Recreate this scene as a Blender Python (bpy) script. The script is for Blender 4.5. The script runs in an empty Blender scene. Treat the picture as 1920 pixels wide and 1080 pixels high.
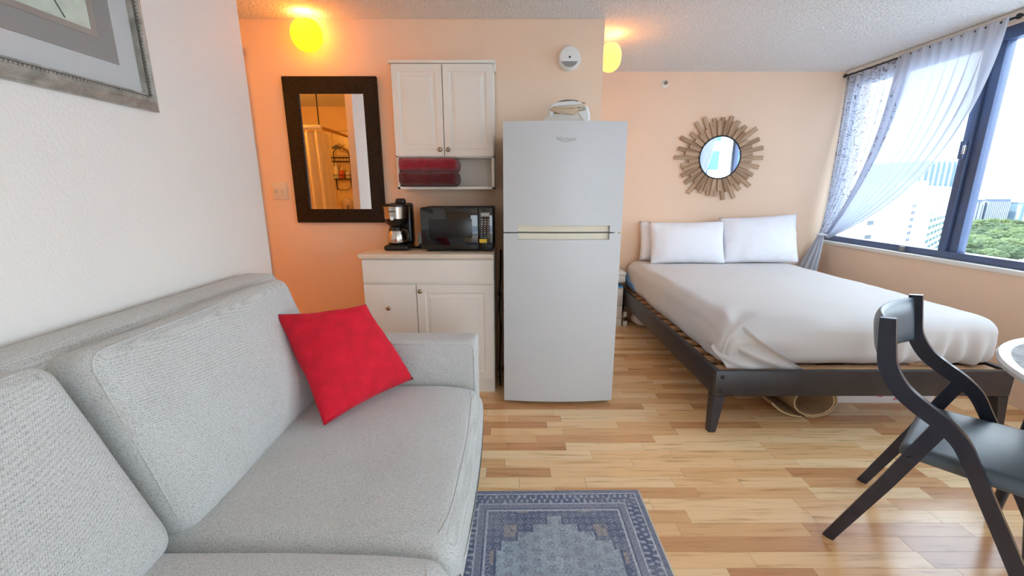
import bpy, bmesh, math, random
from mathutils import Vector, Matrix, noise
from mathutils.bvhtree import BVHTree
random.seed(7)
SC = bpy.context.scene
COL = SC.collection
PI = math.pi

# ---------------------------------------------------------------- camera
cd = bpy.data.cameras.new('camera')
cam = bpy.data.objects.new('camera', cd)
COL.objects.link(cam)
cam.location = (0, 0, 1.286)
cam.rotation_euler = (PI / 2 - math.atan(182 / 782), 0, 0)
cd.sensor_width = 36
cd.lens = 36 * 782 / 1920
cd.clip_start = 0.02
cd.clip_end = 3000
SC.camera = cam

# ---------------------------------------------------------------- world and light
w = bpy.data.worlds.new('sky')
SC.world = w
w.use_nodes = True
nt = w.node_tree
nt.nodes.clear()
wo = nt.nodes.new('ShaderNodeOutputWorld')
bg = nt.nodes.new('ShaderNodeBackground')
tc = nt.nodes.new('ShaderNodeTexCoord')
sx = nt.nodes.new('ShaderNodeSeparateXYZ')
rp = nt.nodes.new('ShaderNodeValToRGB')
rp.color_ramp.elements[0].position = 0.0
rp.color_ramp.elements[0].color = (0.84, 0.92, 1, 1)
rp.color_ramp.elements[1].position = 0.9
rp.color_ramp.elements[1].color = (0.62, 0.80, 1, 1)
nt.links.new(tc.outputs['Generated'], sx.inputs[0])
nt.links.new(sx.outputs['Z'], rp.inputs[0])
nt.links.new(rp.outputs[0], bg.inputs[0])
bg.inputs[1].default_value = 2.7
nt.links.new(bg.outputs[0], wo.inputs[0])

sun = bpy.data.lights.new('sun', 'SUN')
sun.energy = 3.2
sun.angle = 0.02
sun.color = (1.0, 0.98, 0.95)
suno = bpy.data.objects.new('sun', sun)
suno.rotation_euler = Vector((0.55, -0.42, -1.0)).to_track_quat('-Z', 'Y').to_euler()
suno.location = (0, 0, 60)
COL.objects.link(suno)

pl = bpy.data.lights.new('window_portal', 'AREA')
pl.shape = 'RECTANGLE'
pl.size = 5.1
pl.size_y = 1.45
pl.cycles.is_portal = True
po = bpy.data.objects.new('window_portal', pl)
po.location = (3.16, 1.55, 1.54)
po.rotation_euler = (PI / 2, 0, PI / 2)
COL.objects.link(po)

pl2 = bpy.data.lights.new('added_door_portal', 'AREA')  # portal for the added glass door in the rear wall
pl2.shape = 'RECTANGLE'
pl2.size = 2.3
pl2.size_y = 2.1
pl2.cycles.is_portal = True
po2 = bpy.data.objects.new('added_door_portal', pl2)
po2.location = (1.76, -2.27, 1.08)
po2.rotation_euler = (PI / 2, 0, 0)
COL.objects.link(po2)

SC.view_settings.view_transform = 'Standard'
SC.view_settings.look = 'None'
SC.view_settings.gamma = 1
SC.view_settings.use_curve_mapping = False
SC.view_settings.exposure = 1.46
SC.cycles.use_denoising = True
SC.cycles.max_bounces = 14
SC.cycles.diffuse_bounces = 6
SC.cycles.transparent_max_bounces = 24
SC.cycles.sample_clamp_indirect = 6

# ---------------------------------------------------------------- materials
def lin(c):
    return tuple(((v / 255) / 12.92 if v / 255 <= 0.04045 else ((v / 255 + 0.055) / 1.055) ** 2.4) for v in c) + (1,)


class NT:
    def __init__(self, name):
        self.m = bpy.data.materials.new(name)
        self.m.use_nodes = True
        self.t = self.m.node_tree
        self.b = self.t.nodes['Principled BSDF']
        self.out = self.t.nodes['Material Output']

    def n(self, kind, **kw):
        nd = self.t.nodes.new(kind)
        for k, v in kw.items():
            if isinstance(k, str) and hasattr(nd, k):
                setattr(nd, k, v)
            else:
                nd.inputs[k].default_value = v
        return nd

    def l(self, a, b):
        self.t.links.new(a, b)

    def coord(self, scale=(1, 1, 1), kind='Object', rot=(0, 0, 0)):
        c = self.n('ShaderNodeTexCoord')
        mp = self.n('ShaderNodeMapping')
        mp.inputs['Scale'].default_value = scale
        mp.inputs['Rotation'].default_value = rot
        self.l(c.outputs[kind], mp.inputs[0])
        return mp.outputs[0]

    def noise(self, vec, scale, detail=3, rough=0.5):
        nd = self.n('ShaderNodeTexNoise')
        nd.inputs['Scale'].default_value = scale
        nd.inputs['Detail'].default_value = detail
        nd.inputs['Roughness'].default_value = rough
        self.l(vec, nd.inputs['Vector'])
        return nd.outputs[0]

    def vor(self, vec, scale, rnd=1.0, feat='F1'):
        nd = self.n('ShaderNodeTexVoronoi')
        nd.feature = feat
        nd.inputs['Scale'].default_value = scale
        nd.inputs['Randomness'].default_value = rnd
        self.l(vec, nd.inputs['Vector'])
        return nd.outputs['Distance']

    def ramp(self, fac, stops):
        r = self.n('ShaderNodeValToRGB')
        els = r.color_ramp.elements
        while len(els) < len(stops):
            els.new(0.5)
        for e, (p, c) in zip(els, stops):
            e.position = p
            e.color = c
        self.l(fac, r.inputs[0])
        return r.outputs[0]

    def bump(self, h, strength=0.3, dist=0.002):
        b = self.n('ShaderNodeBump')
        b.inputs['Strength'].default_value = strength
        b.inputs['Distance'].default_value = dist
        self.l(h, b.inputs['Height'])
        self.l(b.outputs[0], self.b.inputs['Normal'])


def plain(name, rgb, rough=0.5, metal=0.0, noise_amt=0.06, nscale=8, bump=0, bscale=200, spec=0.5, coat=0, sheen=0, bdist=0.002):
    k = NT(name)
    base = lin(rgb)
    v = k.coord()
    if noise_amt:
        f = k.noise(v, nscale)
        a = tuple(min(1, c * (1 - noise_amt)) for c in base[:3]) + (1,)
        b = tuple(min(1, c * (1 + noise_amt)) for c in base[:3]) + (1,)
        k.l(k.ramp(f, [(0.3, a), (0.7, b)]), k.b.inputs['Base Color'])
    else:
        k.b.inputs['Base Color'].default_value = base
    k.b.inputs['Roughness'].default_value = rough
    k.b.inputs['Metallic'].default_value = metal
    k.b.inputs['Specular IOR Level'].default_value = spec
    k.b.inputs['Coat Weight'].default_value = coat
    k.b.inputs['Sheen Weight'].default_value = sheen
    if bump:
        k.bump(k.noise(v, bscale, 2), bump, bdist)
    return k.m


MT = {}
MT['wall'] = plain('peach_wall_paint', (240, 211, 184), 0.7, bump=0.35, bscale=130, noise_amt=0.015, nscale=3, spec=0.35, bdist=0.004)
MT['wall_daylit'] = plain('daylit_peach_wall_paint', (246, 242, 236), 0.6, bump=0.45, bscale=110, noise_amt=0.012, nscale=3, spec=0.4, bdist=0.005)  # same peach paint, lightened to put the window's daylight into the colour
MT['ceil'] = None
k = NT('popcorn_ceiling')
v = k.coord()
f = k.noise(v, 85, 4, 0.75)
fv = k.vor(v, 70, 1.0)
mx = k.n('ShaderNodeMath', operation='SUBTRACT')
k.l(f, mx.inputs[0])
k.l(fv, mx.inputs[1])
k.l(k.ramp(f, [(0.3, lin((226, 223, 216))), (0.62, lin((252, 251, 248)))]), k.b.inputs['Base Color'])
k.b.inputs['Roughness'].default_value = 0.95
k.bump(mx.outputs[0], 0.8, 0.014)
MT['ceil'] = k.m
MT['white_trim'] = plain('white_trim_paint', (238, 234, 226), 0.45, noise_amt=0.02)
MT['cab'] = plain('white_cabinet_laminate', (236, 230, 220), 0.38, noise_amt=0.015)
MT['counter'] = plain('cream_countertop', (226, 212, 192), 0.35, noise_amt=0.04, nscale=40)
MT['fridge'] = plain('white_appliance_enamel', (202, 204, 206), 0.33, noise_amt=0.01, bump=0.06, bscale=260, bdist=0.001)
MT['cream'] = plain('cream_plastic', (224, 217, 196), 0.4, noise_amt=0.03)
MT['grey_print'] = plain('grey_badge_metal', (150, 152, 156), 0.35, 0.5, noise_amt=0)
MT['black_plastic'] = plain('black_plastic', (18, 17, 18), 0.28, noise_amt=0.1)
MT['black_gloss'] = plain('black_glossy_panel', (12, 13, 15), 0.07, noise_amt=0.0, coat=0.5)
MT['black_matte'] = plain('black_matte_plastic', (30, 29, 31), 0.55, noise_amt=0.1)
MT['steel'] = plain('brushed_steel', (200, 196, 190), 0.22, 1.0, noise_amt=0.05, nscale=60)
MT['nickel'] = plain('aged_nickel_knob', (168, 152, 132), 0.3, 1.0, noise_amt=0.15, nscale=120)
MT['chrome'] = plain('chrome', (225, 225, 225), 0.08, 1.0, noise_amt=0)
MT['towel'] = plain('dark_red_terry', (150, 12, 40), 0.95, noise_amt=0.25, nscale=60, bump=1.0, bscale=260, sheen=0.4, bdist=0.006)
MT['towel2'] = plain('maroon_terry', (92, 10, 18), 0.95, noise_amt=0.25, nscale=60, bump=1.0, bscale=260, sheen=0.3, bdist=0.006)
MT['outlet'] = plain('ivory_plate_plastic', (226, 214, 196), 0.4, noise_amt=0.02)
MT['white_plastic'] = plain('white_plastic', (234, 234, 230), 0.4, noise_amt=0.02)
MT['grey_plastic'] = plain('grey_plastic', (120, 118, 118), 0.4, noise_amt=0.05)
MT['tan_cord'] = plain('beige_cord', (214, 194, 164), 0.7, noise_amt=0.08, nscale=60)
MT['bedwood'] = plain('espresso_painted_wood', (46, 43, 46), 0.36, noise_amt=0.18, nscale=14)
MT['chairwood'] = plain('black_lacquered_wood', (36, 38, 50), 0.28, noise_amt=0.15, nscale=20, coat=0.2)
MT['leather'] = plain('black_faux_leather', (80, 92, 102), 0.36, noise_amt=0.08, nscale=50, bump=0.25, bscale=420, bdist=0.001)
MT['slat'] = plain('pine_bed_slat', (176, 134, 98), 0.6, noise_amt=0.18, nscale=12)
MT['pillow'] = plain('white_pillow_cotton', (238, 239, 245), 0.85, noise_amt=0.01, sheen=0.2)
MT['sheet'] = plain('grey_beige_sheet', (208, 203, 200), 0.85, noise_amt=0.02, nscale=4, bump=0.12, bscale=500, sheen=0.2, bdist=0.001)
MT['blueprot'] = plain('blue_quilted_protector', (120, 166, 214), 0.8, noise_amt=0.15, nscale=60, bump=0.5, bscale=90, bdist=0.005)
MT['bluecloth'] = plain('bright_blue_cover', (90, 170, 230), 0.6, noise_amt=0.05)
MT['jute'] = plain('jute_weave', (190, 160, 122), 0.9, noise_amt=0.3, nscale=160, bump=0.6, bscale=200, bdist=0.004)
MT['box'] = plain('white_cardboard', (226, 222, 222), 0.6, noise_amt=0.03)
MT['pinkprint'] = plain('pink_print', (214, 110, 130), 0.6, noise_amt=0.05)
MT['winframe'] = plain('bronze_window_aluminium', (84, 98, 130), 0.35, 0.2, noise_amt=0.05)
MT['pewter'] = plain('antique_silver_frame', (172, 170, 162), 0.32, 0.35, noise_amt=0.3, nscale=26)
MT['pewter_dark'] = plain('dark_carved_silver', (112, 110, 104), 0.4, 0.4, noise_amt=0.4, nscale=160)
MT['mat1'] = plain('pale_grey_mat_board', (206, 208, 208), 0.8, noise_amt=0.01)
MT['mat2'] = plain('mid_grey_mat_board', (152, 150, 148), 0.8, noise_amt=0.03, nscale=60)
MT['fillet'] = plain('taupe_fillet', (166, 156, 148), 0.5, 0.2, noise_amt=0.1)
MT['print'] = plain('pale_green_paper', (208, 216, 202), 0.85, noise_amt=0.10, nscale=30)
MT['ink'] = plain('grey_green_ink', (92, 104, 92), 0.8, noise_amt=0.1)
MT['driftwood'] = None
k = NT('weathered_wood_sticks')
oi = k.n('ShaderNodeObjectInfo')
v = k.coord((1, 30, 30))
ad = k.n('ShaderNodeVectorMath', operation='ADD')
k.l(v, ad.inputs[0])
k.l(oi.outputs['Random'], ad.inputs[1])
f = k.noise(ad.outputs[0], 5, 4, 0.6)
mixc = k.n('ShaderNodeMix', data_type='RGBA')
k.l(oi.outputs['Random'], mixc.inputs[0])
mixc.inputs[6].default_value = lin((168, 132, 100))
mixc.inputs[7].default_value = lin((206, 172, 140))
m2 = k.n('ShaderNodeMix', data_type='RGBA', blend_type='MULTIPLY')
m2.inputs[0].default_value = 1
k.l(mixc.outputs[2], m2.inputs[6])
k.l(k.ramp(f, [(0.3, (0.6, 0.58, 0.55, 1)), (0.65, (1, 1, 1, 1))]), m2.inputs[7])
k.l(m2.outputs[2], k.b.inputs['Base Color'])
k.b.inputs['Roughness'].default_value = 0.7
k.bump(f, 0.3, 0.002)
MT['driftwood'] = k.m

k = NT('mirror_silver')
k.b.inputs['Base Color'].default_value = (0.92, 0.93, 0.93, 1)
k.b.inputs['Metallic'].default_value = 1
k.b.inputs['Roughness'].default_value = 0.01
MT['mirror'] = k.m

k = NT('dark_hammered_wood_frame')
v = k.coord()
f = k.vor(v, 110, 0.8)
k.l(k.ramp(f, [(0.1, lin((58, 42, 26))), (0.6, lin((26, 17, 13)))]), k.b.inputs['Base Color'])
k.b.inputs['Roughness'].default_value = 0.5
k.b.inputs['Specular IOR Level'].default_value = 0.25
k.bump(f, 0.6, 0.004)
MT['mframe'] = k.m


def wood_floor(name, island):
    k = NT(name)
    if island:
        g = k.n('ShaderNodeNewGeometry')
        rnd = g.outputs['Random Per Island']
    else:
        g = k.n('ShaderNodeObjectInfo')
        rnd = g.outputs['Random']
    v = k.coord((2.2, 34, 34))
    sc_ = k.n('ShaderNodeMath', operation='MULTIPLY')
    k.l(rnd, sc_.inputs[0])
    sc_.inputs[1].default_value = 57.0
    cb = k.n('ShaderNodeCombineXYZ')
    for i in range(3):
        k.l(sc_.outputs[0], cb.inputs[i])
    ad = k.n('ShaderNodeVectorMath', operation='ADD')
    k.l(v, ad.inputs[0])
    k.l(cb.outputs[0], ad.inputs[1])
    grain = k.noise(ad.outputs[0], 1.5, 5, 0.62)
    base = k.ramp(rnd, [(0.0, lin((206, 150, 102))), (0.22, lin((230, 180, 128))), (0.5, lin((246, 203, 150))), (1.0, lin((252, 222, 176)))])
    mm = k.n('ShaderNodeMix', data_type='RGBA', blend_type='MULTIPLY')
    mm.inputs[0].default_value = 1
    k.l(base, mm.inputs[6])
    k.l(k.ramp(grain, [(0.28, (0.58, 0.47, 0.38, 1)), (0.40, (0.88, 0.83, 0.77, 1)), (0.46, (0.96, 0.94, 0.91, 1)), (0.55, (1, 1, 1, 1)), (0.75, (1.0, 0.95, 0.88, 1))]), mm.inputs[7])
    k.l(mm.outputs[2], k.b.inputs['Base Color'])
    k.b.inputs['Roughness'].default_value = 0.2
    k.b.inputs['Specular IOR Level'].default_value = 0.62
    k.bump(grain, 0.05, 0.001)
    return k.m


MT['plank'] = wood_floor('oak_laminate_strip', False)
MT['plank_far'] = wood_floor('oak_laminate_strip_rest', True)
MT['subfloor'] = plain('dark_joint', (96, 66, 42), 0.8)

k = NT('grey_tweed_upholstery')
v = k.coord()
sp_ = k.n('ShaderNodeSeparateXYZ')
k.l(v, sp_.inputs[0])
KW = 2 * PI / 0.0046


def lat(a, b):
    ad_ = k.n('ShaderNodeMath', operation='ADD')
    k.l(sp_.outputs[a], ad_.inputs[0])
    k.l(sp_.outputs[b], ad_.inputs[1])
    mu_ = k.n('ShaderNodeMath', operation='MULTIPLY')
    k.l(ad_.outputs[0], mu_.inputs[0])
    mu_.inputs[1].default_value = KW
    si_ = k.n('ShaderNodeMath', operation='SINE')
    k.l(mu_.outputs[0], si_.inputs[0])
    return si_.outputs[0]


s1 = k.n('ShaderNodeMath', operation='ADD')
k.l(lat(0, 1), s1.inputs[0])
k.l(lat(1, 2), s1.inputs[1])
s2 = k.n('ShaderNodeMath', operation='ADD')
k.l(s1.outputs[0], s2.inputs[0])
k.l(lat(2, 0), s2.inputs[1])
wv_ = k.n('ShaderNodeMath', operation='MULTIPLY_ADD')
k.l(s2.outputs[0], wv_.inputs[0])
wv_.inputs[1].default_value = 0.062
wv_.inputs[2].default_value = 0.0
f = wv_.outputs[0]
f2 = k.noise(v, 260, 3, 0.7)
f3 = k.noise(k.coord(), 5, 3)
mx = k.n('ShaderNodeMath', operation='ADD')
k.l(f, mx.inputs[0])
k.l(f2, mx.inputs[1])
c1 = k.ramp(mx.outputs[0], [(0.22, lin((142, 143, 140))), (0.42, lin((198, 199, 196))), (0.60, lin((217, 218, 216))), (0.85, lin((236, 236, 235)))])
mm = k.n('ShaderNodeMix', data_type='RGBA', blend_type='MULTIPLY')
mm.inputs[0].default_value = 1
k.l(c1, mm.inputs[6])
k.l(k.ramp(f3, [(0.3, (0.93, 0.93, 0.92, 1)), (0.7, (1, 1, 1, 1))]), mm.inputs[7])
k.l(mm.outputs[2], k.b.inputs['Base Color'])
k.b.inputs['Roughness'].default_value = 0.95
k.b.inputs['Sheen Weight'].default_value = 0.25
k.bump(mx.outputs[0], 0.6, 0.003)
MT['tweed'] = k.m

k = NT('crimson_velvet')
v = k.coord()
f = k.noise(v, 16, 4, 0.65)
k.l(k.ramp(f, [(0.3, lin((198, 2, 32))), (0.7, lin((228, 8, 46)))]), k.b.inputs['Base Color'])
k.b.inputs['Roughness'].default_value = 0.85
k.b.inputs['Sheen Weight'].default_value = 0.3
k.b.inputs['Sheen Tint'].default_value = lin((255, 120, 140))
k.bump(k.noise(v, 300, 2), 0.3, 0.003)
MT['velvet'] = k.m


def emit(name, rgb, strength):
    k = NT(name)
    k.b.inputs['Base Color'].default_value = tuple(0.35 * c for c in rgb) + (1,)
    k.b.inputs['Emission Color'].default_value = rgb + (1,)
    k.b.inputs['Emission Strength'].default_value = strength
    k.b.inputs['Roughness'].default_value = 0.3
    return k.m


def shade(name, rgb, strength):
    k = NT(name)
    em = k.n('ShaderNodeEmission')
    em.inputs[0].default_value = rgb + (1,)
    em.inputs[1].default_value = strength
    tl = k.n('ShaderNodeBsdfTranslucent')
    tl.inputs[0].default_value = rgb + (1,)
    ad = k.n('ShaderNodeAddShader')
    k.l(em.outputs[0], ad.inputs[0])
    k.l(tl.outputs[0], ad.inputs[1])
    k.l(ad.outputs[0], k.out.inputs[0])
    return k.m


MT['lampglass'] = shade('amber_lit_glass', (1.0, 0.43, 0.010), 0.95)
MT['lampglass2'] = shade('pale_lit_glass', (1.0, 0.50, 0.10), 0.8)
MT['bulb'] = emit('lit_bulb', (1.0, 0.78, 0.42), 14)

k = NT('window_glass')
tr = k.n('ShaderNodeBsdfTransparent')
tr.inputs[0].default_value = (0.97, 0.99, 0.99, 1)
gl = k.n('ShaderNodeBsdfGlossy')
gl.inputs['Roughness'].default_value = 0.02
ms = k.n('ShaderNodeMixShader')
ms.inputs[0].default_value = 0.05
k.l(tr.outputs[0], ms.inputs[1])
k.l(gl.outputs[0], ms.inputs[2])
k.l(ms.outputs[0], k.out.inputs[0])
MT['glass'] = k.m
k = NT('picture_glass')
tr = k.n('ShaderNodeBsdfTransparent')
gl = k.n('ShaderNodeBsdfGlossy')
gl.inputs['Roughness'].default_value = 0.06
ms = k.n('ShaderNodeMixShader')
ms.inputs[0].default_value = 0.025
k.l(tr.outputs[0], ms.inputs[1])
k.l(gl.outputs[0], ms.inputs[2])
k.l(ms.outputs[0], k.out.inputs[0])
MT['picglass'] = k.m


def sheer(name, opac, lace):
    k = NT(name)
    tr = k.n('ShaderNodeBsdfTransparent')
    df = k.n('ShaderNodeBsdfDiffuse')
    df.inputs[0].default_value = (0.88, 0.90, 0.95, 1)
    tl = k.n('ShaderNodeBsdfTranslucent')
    tl.inputs[0].default_value = (0.38, 0.43, 0.54, 1)
    m1 = k.n('ShaderNodeMixShader')
    m1.inputs[0].default_value = 0.48
    k.l(df.outputs[0], m1.inputs[1])
    k.l(tl.outputs[0], m1.inputs[2])
    m2 = k.n('ShaderNodeMixShader')
    m2.inputs[0].default_value = opac
    if lace:
        v = k.coord()
        wv = k.n('ShaderNodeTexNoise')
        wv.inputs['Scale'].default_value = 7
        wv.inputs['Detail'].default_value = 1.5
        wv.inputs['Distortion'].default_value = 1.6
        k.l(v, wv.inputs['Vector'])
        d = k.n('ShaderNodeMath', operation='PINGPONG')
        k.l(wv.outputs[0], d.inputs[0])
        d.inputs[1].default_value = 0.06
        cc = k.ramp(d.outputs[0], [(0.0, (0.92, 0.92, 0.92, 1)), (0.012, (0.85, 0.85, 0.85, 1)), (0.02, (opac, opac, opac, 1))])
        k.l(cc, m2.inputs[0])
        k.l(k.ramp(d.outputs[0], [(0.006, lin((150, 142, 152))), (0.014, lin((228, 228, 234)))]), df.inputs[0])
        k.l(k.ramp(d.outputs[0], [(0.006, lin((122, 118, 130))), (0.014, lin((184, 194, 210)))]), tl.inputs[0])
    k.l(tr.outputs[0], m2.inputs[1])
    k.l(m1.outputs[0], m2.inputs[2])
    k.l(m2.outputs[0], k.out.inputs[0])
    return k.m


MT['sheer'] = sheer('white_sheer_voile', 0.94, False)
MT['lace'] = sheer('embroidered_lace_voile', 0.86, True)

k = NT('distressed_rug_weave')
at = k.n('ShaderNodeAttribute')
at.attribute_name = 'Col'
v = k.coord()
f = k.noise(v, 240, 3, 0.7)
f2 = k.noise(k.coord((6, 60, 60)), 6, 3, 0.6)
mm = k.n('ShaderNodeMix', data_type='RGBA', blend_type='MULTIPLY')
mm.inputs[0].default_value = 1
k.l(at.outputs['Color'], mm.inputs[6])
k.l(k.ramp(f, [(0.3, (0.62, 0.62, 0.62, 1)), (0.65, (1.1, 1.1, 1.1, 1))]), mm.inputs[7])
m3 = k.n('ShaderNodeMix', data_type='RGBA')
k.l(k.ramp(f2, [(0.5, (0, 0, 0, 1)), (0.75, (0.4, 0.4, 0.4, 1))]), m3.inputs[0])
k.l(mm.outputs[2], m3.inputs[6])
m3.inputs[7].default_value = lin((176, 176, 182))
k.l(m3.outputs[2], k.b.inputs['Base Color'])
k.b.inputs['Roughness'].default_value = 0.95
k.bump(f, 0.4, 0.003)
MT['rug'] = k.m
MT['rugedge'] = plain('cream_rug_binding', (206, 198, 186), 0.9, noise_amt=0.1, nscale=80)

k = NT('marbled_tabletop')
v = k.coord()
f = k.noise(v, 9, 8, 0.75)
k.l(k.ramp(f, [(0.38, lin((96, 88, 86))), (0.5, lin((150, 144, 142))), (0.56, lin((80, 72, 72))), (0.66, lin((168, 166, 168)))]), k.b.inputs['Base Color'])
k.b.inputs['Roughness'].default_value = 0.5
k.b.inputs['Specular IOR Level'].default_value = 0.2
MT['marble'] = k.m
MT['rim'] = plain('white_gloss_rim', (238, 242, 246), 0.12, noise_amt=0)

MT['tile'] = plain('beige_wall_tile', (222, 200, 158), 0.25, noise_amt=0.06, nscale=20)
MT['grout'] = plain('grout', (190, 166, 126), 0.8)
MT['bathpaint'] = plain('bathroom_paint', (238, 212, 172), 0.6, noise_amt=0.02)
MT['bathcurtain'] = plain('cream_shower_cloth', (226, 214, 184), 0.7, noise_amt=0.03)
MT['rodwood'] = plain('brass_rail', (196, 150, 92), 0.3, 0.6, noise_amt=0.05)
MT['tub'] = plain('white_tub_enamel', (238, 234, 224), 0.15, noise_amt=0.01)
MT['orange_label'] = plain('orange_bottle_plastic', (214, 104, 48), 0.4, noise_amt=0.05)
MT['yellow_label'] = plain('yellow_sticker', (232, 196, 40), 0.5, noise_amt=0.02)
MT['white_ink'] = plain('pale_print', (206, 206, 210), 0.5, noise_amt=0)
MT['lcd'] = plain('display_print', (150, 158, 150), 0.3, noise_amt=0.1)

MT['conc_white'] = plain('white_concrete_facade', (206, 212, 218), 0.8, noise_amt=0.03, nscale=0.3)
MT['conc_tan'] = plain('cream_concrete_balcony', (170, 176, 178), 0.8, noise_amt=0.04, nscale=0.3)
MT['win_dark'] = plain('dark_facade_glass', (44, 52, 60), 0.15, noise_amt=0.1, nscale=1)
MT['win_teal'] = plain('teal_facade_glass', (62, 104, 116), 0.15, noise_amt=0.1, nscale=0.6)
MT['fin'] = plain('pale_facade_fin', (150, 162, 172), 0.7, noise_amt=0.03, nscale=0.3)
MT['tower'] = plain('pale_blue_tower_facade', (112, 136, 148), 0.4, noise_amt=0.05, nscale=0.2)
MT['office'] = plain('blue_grey_office_facade', (78, 96, 122), 0.4, noise_amt=0.06, nscale=0.1)
k = NT('tree_foliage')
oi = k.n('ShaderNodeObjectInfo')
v = k.coord()
f = k.noise(v, 0.9, 5, 0.7)
mixc = k.n('ShaderNodeMix', data_type='RGBA')
k.l(oi.outputs['Random'], mixc.inputs[0])
mixc.inputs[6].default_value = lin((60, 80, 50))
mixc.inputs[7].default_value = lin((98, 112, 68))
mm = k.n('ShaderNodeMix', data_type='RGBA', blend_type='MULTIPLY')
mm.inputs[0].default_value = 1
k.l(mixc.outputs[2], mm.inputs[6])
k.l(k.ramp(f, [(0.35, (0.5, 0.55, 0.5, 1)), (0.65, (1.15, 1.15, 1.0, 1))]), mm.inputs[7])
k.l(mm.outputs[2], k.b.inputs['Base Color'])
k.b.inputs['Roughness'].default_value = 0.9
k.bump(f, 1, 0.6)
MT['leaf'] = k.m
MT['grass'] = plain('pale_city_ground', (160, 166, 176), 0.95, noise_amt=0.2, nscale=0.02)

# ---------------------------------------------------------------- helpers
ORG = {}


def tag(o, label=None, cat=None, group=None, kind=None):
    if label:
        o['label'] = label
    if cat:
        o['category'] = cat
    if group:
        o['group'] = group
    if kind:
        o['kind'] = kind
    return o


def thing(name, loc, label=None, cat=None, group=None, kind=None, rotz=0):
    o = bpy.data.objects.new(name, None)
    COL.objects.link(o)
    o.location = loc
    o.rotation_euler = (0, 0, rotz)
    o.empty_display_size = 0.05
    ORG[o.name] = Vector(loc)
    return tag(o, label, cat, group, kind)


def obj(name, bm, mat, parent=None, smooth=False, local=False, auto=None):
    bmesh.ops.recalc_face_normals(bm, faces=bm.faces)
    if parent is not None:
        org = Vector((0, 0, 0)) if local else ORG[parent.name]
    else:
        xs = [v.co.x for v in bm.verts]
        ys = [v.co.y for v in bm.verts]
        zs = [v.co.z for v in bm.verts]
        org = Vector(((min(xs) + max(xs)) / 2, (min(ys) + max(ys)) / 2, min(zs)))
    if org.length > 0:
        bmesh.ops.translate(bm, verts=bm.verts, vec=-org)
    if smooth or auto:
        for f in bm.faces:
            f.smooth = True
    if auto:
        for e in bm.edges:
            if len(e.link_faces) == 2 and e.calc_face_angle(0) > auto:
                e.smooth = False
    me = bpy.data.meshes.new(name)
    bm.to_mesh(me)
    bm.free()
    me.materials.append(MT[mat] if isinstance(mat, str) else mat)
    o = bpy.data.objects.new(name, me)
    COL.objects.link(o)
    if parent is not None:
        o.parent = parent
        ORG[o.name] = Vector((0, 0, 0)) if local else ORG[parent.name].copy()
    else:
        o.location = org
        ORG[o.name] = org.copy()
    return o


def B():
    return bmesh.new()


def abox(bm, x0, x1, y0, y1, z0, z1, bev=0.0, seg=2):
    t = bmesh.new()
    bmesh.ops.create_cube(t, size=1)
    for v in t.verts:
        v.co = Vector(((x0 + x1) / 2 + v.co.x * (x1 - x0), (y0 + y1) / 2 + v.co.y * (y1 - y0), (z0 + z1) / 2 + v.co.z * (z1 - z0)))
    if bev:
        bmesh.ops.bevel(t, geom=list(t.edges), offset=bev, segments=seg, affect='EDGES', profile=0.5)
    merge(bm, t)
    return bm


def merge(bm, t, mtx=None):
    if mtx is not None:
        bmesh.ops.transform(t, matrix=mtx, verts=t.verts)
    me = bpy.data.meshes.new('tmp')
    t.to_mesh(me)
    t.free()
    bm.from_mesh(me)
    bpy.data.meshes.remove(me)
    return bm


def box(name, x0, x1, y0, y1, z0, z1, mat, parent=None, bev=0.002, seg=2, **kw):
    return obj(name, abox(B(), x0, x1, y0, y1, z0, z1, bev, seg), mat, parent, auto=0.6 if bev else None, **kw)


def atube(bm, pts, r, n=10, closed=False, flat=1.0, caps=True):
    pts = [Vector(p) for p in pts]
    rs = r if isinstance(r, (list, tuple)) else [r] * len(pts)
    rings = []
    N = len(pts)
    up = None
    for i, p in enumerate(pts):
        if closed:
            t = (pts[(i + 1) % N] - pts[i - 1]).normalized()
        else:
            t = (pts[min(i + 1, N - 1)] - pts[max(i - 1, 0)]).normalized()
        if up is None:
            up = Vector((0, 0, 1)) if abs(t.z) < 0.9 else Vector((1, 0, 0))
        a = t.cross(up)
        if a.length < 1e-5:
            a = t.cross(Vector((0, 1, 0.3)))
        a.normalize()
        b = a.cross(t).normalized()
        up = b
        rings.append([bm.verts.new(p + (a * math.cos(2 * PI * j / n) + b * math.sin(2 * PI * j / n) * flat) * rs[i]) for j in range(n)])
    for i in range(N if closed else N - 1):
        A, C = rings[i], rings[(i + 1) % N]
        for j in range(n):
            bm.faces.new((A[j], A[(j + 1) % n], C[(j + 1) % n], C[j]))
    if not closed and caps:
        bm.faces.new(rings[0])
        bm.faces.new(rings[-1][::-1])
    return bm


def tube(name, pts, r, mat, parent=None, n=10, closed=False, flat=1.0, **kw):
    return obj(name, atube(B(), pts, r, n, closed, flat), mat, parent, auto=0.9, **kw)


def alathe(bm, prof, n=32, mtx=None, closed=False):
    """prof: list of (r, h); revolve around local z, then mtx"""
    t = bmesh.new()
    rings = []
    for r, h in prof:
        if r < 1e-6:
            rings.append([t.verts.new((0, 0, h))])
        else:
            rings.append([t.verts.new((r * math.cos(2 * PI * j / n), r * math.sin(2 * PI * j / n), h)) for j in range(n)])
    for A, C in zip(rings, rings[1:]):
        for j in range(n):
            if len(A) == 1 and len(C) == 1:
                continue
            if len(A) == 1:
                t.faces.new((A[0], C[(j + 1) % n], C[j]))
            elif len(C) == 1:
                t.faces.new((A[j], A[(j + 1) % n], C[0]))
            else:
                t.faces.new((A[j], A[(j + 1) % n], C[(j + 1) % n], C[j]))
    return merge(bm, t, mtx)


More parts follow.
